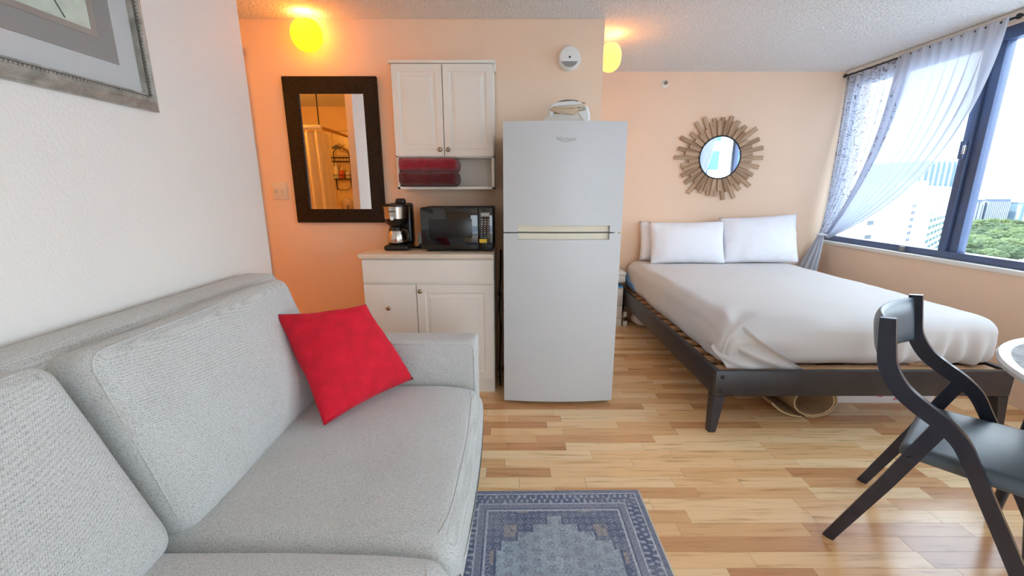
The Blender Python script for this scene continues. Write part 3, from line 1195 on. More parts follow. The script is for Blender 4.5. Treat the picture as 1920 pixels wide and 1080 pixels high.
ZT = 0.9155

# microwave
mw = thing('microwave', (-0.335, 2.72, ZT), 'black countertop microwave with a keypad and yellow sticker', 'microwave')
mx0, mx1, my0, my1, mz0, mz1 = -0.562, -0.116, 2.585, 2.90, ZT + 0.012, ZT + 0.272
box('oven_case', mx0, mx1, my0 + 0.02, my1, mz0, mz1, 'black_matte', mw, 0.006)
dr_ = box('oven_door', mx0, mx1 - 0.092, my0, my0 + 0.019, mz0 + 0.004, mz1 - 0.002, 'black_gloss', mw, 0.005)
box('door_window', mx0 + 0.05, mx1 - 0.13, my0 - 0.0015, my0 + 0.004, mz0 + 0.075, mz1 - 0.07, MT['black_plastic'], dr_, 0.001)
pn = box('control_panel', mx1 - 0.090, mx1, my0, my0 + 0.019, mz0 + 0.004, mz1 - 0.002, 'black_gloss', mw, 0.005)
box('display', mx1 - 0.076, mx1 - 0.02, my0 - 0.001, my0 + 0.002, mz1 - 0.055, mz1 - 0.03, 'lcd', pn, 0)
bm = B()
for i in range(9):
    for j in range(3):
        xx = mx1 - 0.074 + j * 0.020
        zz = mz1 - 0.075 - i * 0.0135
        abox(bm, xx, xx + (0.012 if i < 3 else 0.006), my0 - 0.001, my0 + 0.002, zz, zz + 0.004)
obj('keypad_print', bm, 'white_ink', pn)
bm = B()
for q in range(4):
    abox(bm, mx1 - 0.068 + q * 0.011, mx1 - 0.061 + q * 0.011, my0 - 0.0018, my0, mz1 - 0.048, mz1 - 0.037)
obj('clock_digits', bm, 'white_ink', pn)
box('sticker', mx1 - 0.086, mx1 - 0.040, my0 - 0.001, my0 + 0.003, mz0 + 0.045, mz0 + 0.068, 'yellow_label', pn, 0)
for xx in (mx0 + 0.03, mx1 - 0.05):
    for yy in (my0 + 0.04, my1 - 0.06):
        box('foot', xx, xx + 0.02, yy, yy + 0.02, ZT, mz0 + 0.002, 'black_plastic', mw, 0.002)

# coffee maker
CX, CY = -0.735, 2.735
cm = thing('coffee_maker', (CX, CY, ZT), 'black and steel drip coffee maker left of the microwave', 'coffee maker')
obj('base_plate', asoft(B(), (0.155, 0.22, 0.035), (10, 12, 6), 0.015, mtx=Matrix.Translation((CX, CY, ZT + 0.0176))), 'black_plastic', cm, smooth=True)
obj('water_tank', asoft(B(), (0.15, 0.085, 0.27), (10, 8, 14), 0.02, mtx=Matrix.Translation((CX + 0.005, CY + 0.068, ZT + 0.16))), 'black_plastic', cm, smooth=True)
bm = B()
cc = Matrix.Translation((CX - 0.005, CY - 0.025, 0))
hd = lathe('brew_head', [(0.066, ZT + 0.195), (0.078, ZT + 0.20), (0.084, ZT + 0.272), (0.08, ZT + 0.276), (0, ZT + 0.276)], (CX - 0.005, CY - 0.025, 0), 'steel', cm, 40)
lathe('filter_basket', [(0, ZT + 0.15), (0.05, ZT + 0.152), (0.07, ZT + 0.172), (0.074, ZT + 0.198), (0, ZT + 0.199)], (CX - 0.005, CY - 0.025, 0), 'black_plastic', cm, 40)
lathe('lid', [(0.086, ZT + 0.270), (0.086, ZT + 0.283), (0.07, ZT + 0.290), (0, ZT + 0.292)], (CX - 0.005, CY - 0.02, 0), 'black_plastic', cm, 40)
obj('lid_latch', asoft(B(), (0.06, 0.06, 0.04), (8, 8, 6), 0.014, mtx=Matrix.Translation((CX + 0.02, CY + 0.0, ZT + 0.304))), 'black_plastic', cm, smooth=True)
lathe('brew_dial', [(0.0, 0.012), (0.012, 0.012), (0.015, 0.008), (0.015, 0.0)], (CX - 0.01, CY - 0.106, ZT + 0.205), 'chrome', cm, 20, '-y')
bm = B()
for q in range(5):
    abox(bm, CX - 0.028 + q * 0.0085, CX - 0.0225 + q * 0.0085, CY - 0.1115, CY - 0.1065, ZT + 0.242, ZT + 0.248)
obj('badge', bm, 'black_plastic', hd)
cf = lathe('carafe', [(0, ZT + 0.0355), (0.055, ZT + 0.036), (0.062, ZT + 0.05), (0.062, ZT + 0.085), (0.05, ZT + 0.125), (0.046, ZT + 0.145), (0, ZT + 0.147)], (CX - 0.008, CY - 0.03, 0), 'black_gloss', cm, 40)
lathe('carafe_band', [(0.0635, ZT + 0.048), (0.0645, ZT + 0.05), (0.0645, ZT + 0.084), (0.0535, ZT + 0.122), (0.052, ZT + 0.122), (0.061, ZT + 0.084)], (CX - 0.008, CY - 0.03, 0), 'steel', cf, 40)
tube('carafe_handle', catmull([(CX + 0.035, CY - 0.06, ZT + 0.13), (CX + 0.075, CY - 0.085, ZT + 0.125), (CX + 0.08, CY - 0.085, ZT + 0.07), (CX + 0.045, CY - 0.065, ZT + 0.055)], 6), 0.009, 'black_plastic', cf)

# white plug-in device with cord between coffee maker and microwave
ap = thing('power_adapter', (-0.622, 2.86, ZT), 'small white plug adapter with dark cord between coffee maker and microwave', 'adapter')
obj('adapter_body', asoft(B(), (0.042, 0.05, 0.095), (6, 6, 8), 0.01, mtx=Matrix.Translation((-0.618, 2.84, ZT + 0.048))), 'white_plastic', ap, smooth=True)
tube('cord', catmull([(-0.618, 2.812, ZT + 0.02), (-0.625, 2.79, ZT + 0.006), (-0.66, 2.78, ZT + 0.006), (-0.60, 2.75, ZT + 0.006), (-0.59, 2.80, ZT + 0.006), (-0.64, 2.835, ZT + 0.006)], 6), 0.005, 'black_plastic', ap, 8)

# ---------------------------------------------------------------- fridge
fr = thing('refrigerator', (0.285, 2.66, 0), 'tall white top-freezer refrigerator with a cream recessed handle', 'refrigerator')
FX0, FX1 = -0.048, 0.617
FYF = 2.342


def front(x):
    t = (x - FX0) / (FX1 - FX0) * 2 - 1
    return FYF + 0.022 * t * t


def arc_slab(bm, xa, xb, z0, z1, yback, n=10):
    xs = [xa + (xb - xa) * i / n for i in range(n + 1)]
    poly = [(x, front(x)) for x in xs] + [(xb, yback), (xa, yback)]
    return aprism(bm, poly, z0, z1, 'xy')


box('fridge_body', FX0 + 0.004, FX1 - 0.004, 2.42, YB - 0.02, 0.045, 1.64, 'fridge', fr, 0.006)
HX0, HX1, HZ0, HZ1, SEAM = 0.032, 0.549, 1.018, 1.098, 1.057
for nm, za, zb, na, nb in (('freezer_door', SEAM + 0.004, 1.647, SEAM + 0.004, HZ1), ('fridge_door', 0.022, SEAM - 0.004, HZ0, SEAM - 0.004)):
    bm = B()
    arc_slab(bm, FX0, HX0, za, zb, 2.412, 4)
    arc_slab(bm, HX1, FX1, za, zb, 2.412, 4)
    if nm == 'freezer_door':
        arc_slab(bm, HX0, HX1, HZ1, zb, 2.412, 24)
    else:
        arc_slab(bm, HX0, HX1, za, HZ0, 2.412, 24)
    bmesh.ops.remove_doubles(bm, verts=bm.verts, dist=1e-5)
    o = obj(nm, bm, 'fridge', fr, auto=0.5)
    bm = B()
    xs = [HX0 + 0.001 + (HX1 - HX0 - 0.002) * i / 24 for i in range(25)]
    poly = [(x, front(x) + 0.020) for x in xs] + [(HX1 - 0.001, 2.41), (HX0 + 0.001, 2.41)]
    aprism(bm, poly, na + 0.0005, nb - 0.0005, 'xy')
    obj('handle_recess', bm, 'cream', o, auto=0.6)
    if nm == 'freezer_door':
        mtx = Matrix.Translation((0.288, FYF - 0.0004, 1.556)) @ Matrix.Rotation(PI / 2, 4, 'X')
        obj('badge_lettering', text_bm('Whirlpool', 0.026, 0.0008, mtx), 'grey_print', o)
        bm = B()
        atube(bm, [(0.288 + 0.036 * math.cos(a), FYF + 0.0002 - 0.0006, 1.556 + 0.015 * math.sin(a)) for a in [math.radians(200 + i * 13) for i in range(12)]], 0.0012, 6)
        obj('badge_swoosh', bm, 'grey_print', o)
box('door_gasket', FX0 + 0.012, FX1 - 0.012, 2.395, 2.421, 0.04, 1.635, 'grey_plastic', fr, 0)
box('toe_grille', FX0 + 0.02, FX1 - 0.03, 2.40, 2.42, 0.008, 0.045, 'black_matte', fr, 0.001)
lathe('hinge_cap', [(0.014, 0), (0.014, 0.010), (0, 0.012)], (FX1 - 0.03, 2.385, SEAM - 0.0055), 'white_plastic', fr, 16)
for xx in (FX0 + 0.03, FX1 - 0.06):
    for yy in (2.46, 2.86):
        lathe('foot', [(0, 0), (0.018, 0), (0.018, 0.05), (0, 0.05)], (xx + 0.015, yy, 0), 'black_plastic', fr, 12)
# coil cord hanging in the gap
tag(tube('hanging_cord', catmull([(-0.078, 2.93, 0.88), (-0.08, 2.80, 0.70), (-0.085, 2.60, 0.64), (-0.078, 2.78, 0.60), (-0.083, 2.58, 0.55), (-0.08, 2.84, 0.35), (-0.085, 2.7, 0.12), (-0.08, 2.6, 0.010), (-0.085, 2.75, 0.010)], 8), 0.0065, 'black_plastic'), 'black cord looping down the gap beside the refrigerator', 'cord')

# clothes iron on top of the fridge, tip to the left
ZI = 1.6405
ir = thing('clothes_iron', (0.30, 2.56, ZI), 'white clothes iron with its cord wrapped, lying on the refrigerator', 'iron')


def iron_out(t):
    # half width along the length, tip at t=0
    return 0.058 * min(1, (max(t, 0) / 0.75) ** 0.62) * (1 if t < 0.9 else 1 - 0.25 * ((t - 0.9) / 0.1) ** 2)


ILX0, ILX1, IYC = 0.168, 0.445, 2.56
bm = B()
pts = [(ILX0 + (ILX1 - ILX0) * i / 16, iron_out(i / 16)) for i in range(17)]
poly = [(x, IYC - h) for x, h in pts] + [(x, IYC + h) for x, h in reversed(pts[1:])]
aprism(bm, poly, ZI + 0.001, ZI + 0.010, 'xy')
obj('soleplate', bm, 'steel', ir, auto=0.6)
bm = B()
LV = [(0.0, 1.0, 0.0, 1.0, 0.010), (0.03, 0.97, 0.02, 1.0, 0.026), (0.06, 0.90, 0.08, 1.0, 0.052), (0.12, 0.66, 0.2, 0.99, 0.072)]
rings = []
for (a0, sc_, sh0, sh1, h) in LV:
    ring = []
    for i in range(28):
        a = i / 28
        if a < 0.5:
            t = a * 2
            sy = -1
        else:
            t = (1 - a) * 2
            sy = 1
        xx = ILX0 + (ILX1 - ILX0) * (sh0 + (sh1 - sh0) * t)
        ring.append(bm.verts.new((xx, IYC + sy * iron_out(max(t, 0.02)) * sc_, ZI + h + 0.02 * (t ** 2) * (h / 0.06))))
    rings.append(ring)
for A, C in zip(rings, rings[1:]):
    for i in range(28):
        bm.faces.new((A[i], A[(i + 1) % 28], C[(i + 1) % 28], C[i]))
bm.faces.new(rings[-1])
obj('iron_body', bm, 'white_plastic', ir, auto=0.9)
tube('iron_handle', catmull([(0.222, IYC, ZI + 0.062), (0.232, IYC, ZI + 0.112), (0.29, IYC, ZI + 0.128), (0.36, IYC, ZI + 0.130), (0.405, IYC, ZI + 0.110), (0.418, IYC, ZI + 0.075)], 6), 0.017, 'white_plastic', ir, 12)
tube('handle_grip', catmull([(0.262, IYC, ZI + 0.130), (0.31, IYC, ZI + 0.141), (0.375, IYC, ZI + 0.137)], 6), 0.012, 'grey_plastic', ir, 10)
tube('heel_rest', catmull([(0.425, IYC, ZI + 0.012), (0.432, IYC, ZI + 0.06), (0.415, IYC, ZI + 0.11)], 6), [0.04 + 0.00 * i for i in range(13)], 'white_plastic', ir, 14, flat=0.4)
lathe('temperature_dial', [(0.022, 0), (0.022, 0.012), (0, 0.014)], (0.315, IYC, ZI + 0.066), 'grey_plastic', ir, 20)
bm = B()
for q in range(5):
    z0_ = ZI + 0.075 + 0.012 * q
    loop = []
    for i in range(20):
        a = 2 * PI * i / 20
        loop.append((0.31 + 0.095 * math.cos(a) + 0.004 * q, IYC + 0.045 * math.sin(a), z0_ + 0.020 * math.cos(a + q * 0.5 + PI)))
    atube(bm, loop, 0.0055, 7, closed=True)
obj('wrapped_cord', bm, 'tan_cord', ir, smooth=True)
tube('cord_tail', catmull([(0.375, IYC - 0.045, ZI + 0.075), (0.395, IYC - 0.065, ZI + 0.045), (0.405, IYC - 0.078, ZI + 0.010), (0.41, IYC - 0.07, ZI + 0.006)], 6), 0.005, 'white_plastic', ir, 8)

# smoke alarm and sprinkler
sm = thing('smoke_alarm', (0.366, YB, 2.112), 'round white smoke alarm on the peach wall above the refrigerator', 'smoke alarm')
lathe('alarm_base', [(0, 0), (0.072, 0), (0.074, 0.012), (0.07, 0.018), (0, 0.018)], (0.366, YB - 0.0005, 2.112), 'white_plastic', sm, 40, '-y')
lathe('alarm_cover', [(0.068, 0.017), (0.069, 0.03), (0.062, 0.042), (0, 0.046)], (0.366, YB - 0.0005, 2.112), 'white_plastic', sm, 40, '-y')
lathe('test_button', [(0, 0.0), (0.006, 0.0), (0.006, 0.004), (0, 0.005)], (0.366, YB - 0.0455, 2.112), 'black_plastic', sm, 12, '-y')
bm = B()
seg = [(0.058 * math.cos(a), 0.058 * math.sin(a)) for a in [math.radians(205 + i * 13) for i in range(11)]]
aprism(bm, [(0.366 + px, 2.112 + pz - 0.0) for px, pz in seg], YB - 0.0478, YB - 0.04, 'xz')
obj('speaker_grille', bm, 'mat2', sm)
sp = thing('sprinkler', (1.40, YA, 2.244), 'small white fire sprinkler high on the bedroom wall', 'sprinkler')
lathe('escutcheon', [(0, 0), (0.036, 0), (0.034, 0.006), (0.02, 0.010), (0, 0.010)], (1.40, YA - 0.0005, 2.244), 'white_trim', sp, 24, '-y')
lathe('nozzle', [(0, 0.010), (0.011, 0.010), (0.011, 0.03), (0.018, 0.032), (0.018, 0.036), (0, 0.036)], (1.40, YA - 0.0005, 2.244), 'nickel', sp, 16, '-y')

# ================================================================= SLEEPING ALCOVE
# sunburst mirror
SCX, SCZ = 1.962, 1.593
sb = thing('sunburst_mirror', (SCX, YA, SCZ), 'round sunburst mirror ringed with weathered wooden sticks above the bed', 'mirror')
lathe('backing_board', [(0, 0), (0.25, 0), (0.25, 0.010), (0, 0.010)], (SCX, YA - 0.0005, SCZ), 'bedwood', sb, 40, '-y')
rr_ = random.Random(11)
NB = 56
smesh = {}


def stick(L, lay):
    key = (round(L, 2), lay)
    if key not in smesh:
        wdt = 0.036 if lay else 0.038
        bm = abox(B(), 0, round(L, 2), -0.011, 0.0, -wdt / 2, wdt / 2, 0.002, 1)
        me = bpy.data.meshes.new('stick')
        bmesh.ops.recalc_face_normals(bm, faces=bm.faces)
        bm.to_mesh(me)
        bm.free()
        me.materials.append(MT['driftwood'])
        smesh[key] = me
    return smesh[key]


for i in range(NB):
    lay = i % 2
    a = 2 * PI * i / NB + rr_.uniform(-0.02, 0.02)
    out = rr_.choice([0.36, 0.38, 0.40, 0.42]) if lay == 0 else rr_.choice([0.29, 0.31, 0.33, 0.35])
    inn = 0.18
    o = bpy.data.objects.new('stick', stick(out - inn, lay))
    COL.objects.link(o)
    o.parent = sb
    o.location = (inn * math.cos(a), -0.012 - 0.013 * lay - 0.0004 * (i % 4), inn * math.sin(a))
    o.rotation_euler = (0, -a, 0)
lathe('mirror_rim', [(0.186, 0.0), (0.199, 0.0), (0.199, 0.041), (0.190, 0.043), (0.186, 0.038)], (SCX, YA - 0.0005, SCZ), 'black_matte', sb, 64, '-y')
lathe('mirror_glass', [(0, 0.038), (0.1875, 0.038), (0.1875, 0.03), (0, 0.03)], (SCX, YA - 0.0005, SCZ), 'mirror', sb, 64, '-y')

# bed frame
BX0, BX1, BY0, BY1 = 1.083, 2.672, 2.05, 4.12
bed = thing('platform_bed', (1.88, 3.08, 0), 'dark espresso wooden platform bed frame with slats and tapered legs', 'bed')
box('side_rail', BX0, BX0 + 0.028, BY0 + 0.03, BY1, 0.212, 0.356, 'bedwood', bed, 0.003)
box('side_rail', BX1 - 0.028, BX1, BY0 + 0.03, BY1, 0.212, 0.356, 'bedwood', bed, 0.003)
box('foot_rail', BX0, BX1, BY0, BY0 + 0.028, 0.212, 0.356, 'bedwood', bed, 0.003)
box('head_rail', BX0 + 0.028, BX1 - 0.028, BY1 - 0.028, BY1, 0.212, 0.356, 'bedwood', bed, 0.003)
box('center_rail', 1.86, 1.90, BY0 + 0.03, BY1 - 0.03, 0.25, 0.322, 'bedwood', bed, 0.002)
for lx, sx_ in ((BX0, 1), (BX1, -1)):
    for ly, sy_ in ((BY0, 1), (BY1, -1)):
        bm = B()
        t0 = [(lx + sx_ * 0.0285, ly + sy_ * 0.0285), (lx + sx_ * 0.075, ly + sy_ * 0.0285), (lx + sx_ * 0.075, ly + sy_ * 0.072), (lx + sx_ * 0.0285, ly + sy_ * 0.072)]
        # visible tapered leg, flush with the outer faces below the rail
        tops = [(lx, ly), (lx + sx_ * 0.066, ly), (lx + sx_ * 0.066, ly + sy_ * 0.066), (lx, ly + sy_ * 0.066)]
        bots = [(lx - sx_ * 0.012, ly - sy_ * 0.010), (lx + sx_ * 0.030, ly - sy_ * 0.010), (lx + sx_ * 0.030, ly + sy_ * 0.03), (lx - sx_ * 0.012, ly + sy_ * 0.03)]
        A = [bm.verts.new((p[0], p[1], 0.2115)) for p in tops]
        C = [bm.verts.new((p[0], p[1], 0.0)) for p in bots]
        bm.faces.new(A)
        bm.faces.new(C[::-1])
        for i in range(4):
            bm.faces.new((A[i], A[(i + 1) % 4], C[(i + 1) % 4], C[i]))
        bmesh.ops.bevel(bm, geom=list(bm.edges), offset=0.004, segments=2, affect='EDGES')
        abox(bm, *sorted((t0[0][0], t0[1][0])), *sorted((t0[0][1], t0[2][1])), 0.2, 0.34)
        obj('leg', bm, 'bedwood', bed, auto=0.6)
for zz in (0.322, 0.24):
    lathe('bolt', [(0, 0.007), (0.009, 0.005), (0.012, 0.0)], (BX0 + 0.036, BY0 - 0.0005, zz), 'black_plastic', bed, 16, '-y')
sl = None
for i in range(15):
    yy = BY0 + 0.05 + i * 0.138
    if sl is None:
        sl = box('slat', BX0 + 0.03, BX1 - 0.03, yy, yy + 0.07, 0.323, 0.341, 'slat', bed, 0.002)
        sy0 = yy
    else:
        dup(sl, bed, (0, yy - sy0, 0))

# mattress with fitted sheet
ZM0, ZM1 = 0.3425, 0.622
MX0, MX1, MY0, MY1 = 1.145, 2.655, 2.125, 4.108
mt = thing('mattress', ((MX0 + MX1) / 2, (MY0 + MY1) / 2, ZM0), 'queen mattress in a rumpled grey-beige fitted sheet on the dark bed frame', 'mattress')
mc = Vector(((MX0 + MX1) / 2, (MY0 + MY1) / 2, (ZM0 + ZM1) / 2))


def sheet_df(p):
    q = p + mc
    hx, hy, hz = (MX1 - MX0) / 2, (MY1 - MY0) / 2, (ZM1 - ZM0) / 2
    top = max(0, min(1, (p.z + hz) / (2 * hz)))
    ex, ey = abs(p.x) / hx, abs(p.y) / hy
    side = max(ex, ey)
    # gentle top undulation
    tw2 = max(0.0, min(1.0, p.z / hz))
    tw2 = tw2 * tw2 * (3 - 2 * tw2)
    q.z += tw2 * (0.006 * nz(q, 2.3, 1) + 0.0025 * nz((q.x * 2, q.y * 6, 0), 2, 4))
    q.z -= tw2 * (0.018 * max(0, (ey - 0.82) / 0.18) ** 2 + 0.014 * max(0, (ex - 0.85) / 0.15) ** 2)
    # lower hem draws in and hangs a little
    if top < 0.5:
        if p.y < -hy * 0.9:
            q.y += 0.012 * (0.5 - top)
    # gathers on the foot face
    low = (1 - top) ** 1.5
    if p.y < -hy * 0.93:
        g = 0.5 + 0.5 * math.tanh((p.x - 0.25) * 5)
        q.y -= 0.020 * g * low * math.sin(p.x * 62 + 2.5 * nz(q, 5, 3)) + 0.011 * low * math.sin(p.x * 31 + 4 * nz(q, 3, 6)) * (0.4 + g)
        q.y += 0.008 * nz((q.x * 3, q.z * 5, 0), 2, 8)
    if p.x < -hx * 0.93:
        q.x -= 0.004 * low * math.sin(p.y * 24 + 4 * nz(q, 3, 9)) + 0.012 * nz((q.y * 2, q.z * 4, 1), 1.6, 5)
        q.x -= 0.02 * low * math.sin(max(0, min(1, (p.y + hy) / (2 * hy))) * PI)
    # folds fanning out of the near left corner
    cx, cy = q.x - MX0, q.y - MY0
    d = math.hypot(cx, cy)
    if d < 0.62:
        ang = math.atan2(cy, cx) + (top - 0.5) * 1.3
        fall = (1 - d / 0.62) ** 1.2
        rid = min(1, d / 0.15) * math.sin(ang * 8 + 3 * d + 1.2 * nz(q, 4, 2))
        rid = math.copysign(abs(rid) ** 0.8, rid)
        amp = 0.011 * fall
        wt = max(0.0, min(1.0, (p.z / hz - 0.2) / 0.7))
        q.z += wt * amp * rid * min(1, d / 0.12) * 0.8
        nv = Vector((-1 if ex > ey - 0.02 else 0, -1 if ey > ex - 0.02 else 0, 0)).normalized()
        q += nv * amp * rid * 1.1 * (1 - wt)
        # slumped corner
        q.z -= 0.05 * max(0, 1 - d / 0.30) ** 1.5 * top
    return q - mc


bm = asoft(B(), (MX1 - MX0, MY1 - MY0, ZM1 - ZM0), (110, 130, 22), 0.075, (0.0, 0.0, 0.010), sheet_df, Matrix.Translation(mc))
zmin = min(v.co.z for v in bm.verts)
for v in bm.verts:
    if v.co.z < ZM0:
        v.co.z = ZM0
obj('fitted_sheet', bm, 'sheet', mt, smooth=True)
# loose tuck flap at the near left corner
fl = B()


def flap(u, v):
    a = Vector((MX0 + 0.13, MY0 + 0.06, 0.575)).lerp(Vector((MX0 + 0.44, MY0 - 0.020, 0.346)), u)
    a += Vector((-0.02, -0.035, 0.0)) * math.sin(PI * u)
    b = Vector((MX0 - 0.020, MY0 + 0.10, 0.44)).lerp(Vector((MX0 + 0.03, MY0 - 0.006, 0.346)), u)
    p = a.lerp(b, v)
    out = Vector((-0.45, -0.9, 0)).normalized()
    fold = 0.016 * math.sin(v * 13 + u * 5) * (1 - 0.3 * u) + 0.010 * math.sin(v * 6 - u * 4 + 1)
    lip = 0.018 * math.exp(-(v / 0.06) ** 2)
    return p + out * (0.026 + fold + lip) * (0.35 + 0.65 * math.sin(PI * min(1, u * 0.8 + 0.2)))


grid(fl, flap, 40, 44)
obj('sheet_corner_fold', fl, 'sheet', mt, smooth=True)
# blue protector showing at the head corner
bm = asoft(B(), (0.16, 0.36, 0.17), (8, 14, 10), 0.06, (0.004, 0, 0), lambda p: Vector((p.x + 0.004 * nz(p, 30, 2), p.y, p.z - 0.25 * max(0, 0.15 - p.y) * (1 if p.z > 0 else 0.2))), Matrix.Translation((MX0 + 0.062, MY1 - 0.17, 0.445)))
obj('mattress_protector', bm, 'blueprot', mt, smooth=True)


# pillows against the wall
def bedpillow(x0, x1, zb, ht, y0, y1, seed, label, tz=(0, 0)):
    bm = apillow(B(), (x0, y0, zb), (x1, y0, zb), (x1 + 0.01, y1, zb + ht + tz[1]), (x0, y1, zb + ht + tz[0]), 0.19, 1, 30, 0.018, seed, 0.05)
    return tag(obj('bed_pillow', bm, 'pillow', smooth=True), label, 'pillow', 'white pillows on the bed')


bedpillow(1.235, 1.93, 0.628, 0.37, 4.01, 4.085, 9.0, 'white pillow half hidden behind the left bed pillow', (0, -0.02))
bedpillow(1.285, 1.985, 0.626, 0.375, 3.83, 3.96, 3.0, 'plump white pillow on the left, nearer the refrigerator', (0.0, 0.01))
bedpillow(1.965, 2.69, 0.626, 0.40, 3.86, 4.01, 5.0, 'plump white pillow on the right, nearer the window', (0.01, 0.05))

# bedside chest behind the fridge
ns = thing('bedside_chest', (0.98, 3.98, 0), 'small white two-drawer chest between the refrigerator and the bed', 'chest')
NX0, NX1, NY0, NY1 = 0.74, 1.066, 3.875, YA - 0.01
box('chest_body', NX0, NX1, NY0 + 0.015, NY1, 0.0, 0.385, 'white_trim', ns, 0.003)
box('drawer', NX0 + 0.003, NX1 - 0.003, NY0, NY0 + 0.0145, 0.215, 0.378, 'white_trim', ns, 0.003)
box('drawer', NX0 + 0.003, NX1 - 0.003, NY0, NY0 + 0.0145, 0.085, 0.208, 'white_trim', ns, 0.003)
box('plinth', NX0 + 0.003, NX1 - 0.003, NY0 + 0.003, NY0 + 0.0145, 0.0, 0.078, 'white_trim', ns, 0.002)
bm = asoft(B(), (NX1 - NX0 - 0.004, 0.25, 0.012), (6, 6, 2), 0.004, mtx=Matrix.Translation(((NX0 + NX1) / 2, 4.0, 0.392)))
tag(obj('blue_cloth', bm, 'bluecloth', smooth=True), 'bright blue cloth lying on the white bedside chest', 'cloth')
st = thing('storage_box', (0.93, 4.02, 0.3985), 'white lidded box on the blue cloth by the head of the bed', 'box')
box('box_body', 0.76, 1.085, 3.90, 4.13, 0.432, 0.498, 'white_plastic', st, 0.008)
box('box_lid', 0.755, 1.09, 3.895, 4.135, 0.499, 0.530, 'white_plastic', st, 0.008)
box('box_stand', 0.80, 1.02, 3.95, 4.09, 0.3985, 0.4315, 'grey_plastic', st, 0.004)
tw = thing('plug_tower', (1.105, 3.90, 0), 'small white plug with dark cord on the floor under the bed head', 'plug')
box('plug_body', 1.085, 1.125, 3.885, 3.93, 0.0, 0.05, 'white_plastic', tw, 0.006)
box('plug_top', 1.088, 1.118, 3.89, 3.925, 0.09, 0.14, 'white_plastic', tw, 0.006)
tube('plug_cord', catmull([(1.10, 3.905, 0.05), (1.095, 3.88, 0.07), (1.12, 3.88, 0.078), (1.103, 3.905, 0.092)], 5), 0.006, 'black_plastic', tw, 8)
# bundled cloth under the bed head
bm = asoft(B(), (0.26, 0.20, 0.13), (12, 10, 8), 0.06, (0, 0, 0.01), lambda p: p * (1 + 0.18 * nz(p, 14, 3)), Matrix.Translation((1.30, 3.90, 0.075)))
zz = min(v.co.z for v in bm.verts)
bmesh.ops.translate(bm, verts=bm.verts, vec=(0, 0, -zz))
tag(obj('cloth_bundle', bm, 'box', smooth=True), 'crumpled pale bag pushed under the head of the bed', 'bag')

# rolled jute rug under the bed
ru = B()
sp_pts = []
for i in range(60):
    t = i / 59
    a = -0.15 * PI + t * 3.4 * PI
    R_ = 0.088 + 0.020 * t
    sp_pts.append((1.745 + R_ * 1.25 * math.cos(-a), 0.102 + R_ * 0.92 * math.sin(-a)))
last = sp_pts[-1]
# loose outer tail reaching left
tail = [(1.62, 0.030), (1.56, 0.045), (1.47, 0.085)]
prof = sp_pts[:50] + [(1.70, 0.006), (1.62, 0.018), (1.55, 0.05), (1.50, 0.095)]
prof2 = catmull([(x, z) for x, z in [(p[0], p[1]) for p in prof]], 2)
L_, R_2 = ribbon_poly([(p.x, p.y) for p in prof2], 0.009)
rows = []
for l, rr2 in zip(L_, R_2):
    rows.append([ru.verts.new((l.x, 2.19, max(l.y, 0.001))), ru.verts.new((rr2.x, 2.19, max(rr2.y, 0.001))), ru.verts.new((rr2.x - 0.10, 3.7, max(rr2.y, 0.001))), ru.verts.new((l.x - 0.10, 3.7, max(l.y, 0.001)))])
for A, C in zip(rows, rows[1:]):
    for j in range(4):
        ru.faces.new((A[j], A[(j + 1) % 4], C[(j + 1) % 4], C[j]))
ru.faces.new(rows[0])
ru.faces.new(rows[-1][::-1])
tag(obj('rolled_rug', ru, 'jute', auto=0.8), 'loosely rolled jute rug stored under the foot of the bed', 'rug')
ub = thing('underbed_box', (2.34, 2.6, 0), 'flat white storage box with pink print under the bed', 'box')
box('box_body', 1.99, 2.62, 2.365, 3.1, 0.0, 0.15, 'box', ub, 0.004)
box('box_lid', 1.985, 2.625, 2.36, 3.105, 0.151, 0.175, 'box', ub, 0.004)
bm = B()
aprism(bm, [(2.36, 0.02), (2.40, 0.07), (2.44, 0.09), (2.42, 0.03)], 2.3635, 2.366, 'xz')
aprism(bm, [(2.25, 0.05), (2.30, 0.11), (2.34, 0.12), (2.29, 0.04)], 2.3635, 2.366, 'xz')
obj('pink_print', bm, 'pinkprint', ub)

# ---------------------------------------------------------------- curtains
cr = thing('curtain_rod', (3.03, 3.0, 2.30), 'thin dark curtain rod along the top of the window', 'curtain rod')
tube('rod', [(3.035, 4.135, 2.303), (3.035, 0.3, 2.303)], 0.007, 'black_matte', cr, 10)
for yy in (4.14, 2.80, 0.3):
    lathe('finial', [(0, 0.02), (0.012, 0.014), (0.014, 0.0), (0.010, -0.012), (0, -0.014)], (3.035, yy - (0.004 if yy > 4 else 0), 2.303), 'black_matte', cr, 14)


def bez(a, b, c, d, t):
    s = 1 - t
    return a * s ** 3 + b * 3 * s * s * t + c * 3 * s * t * t + d * t ** 3


TIE = Vector((3.02, 4.03, 0.87))


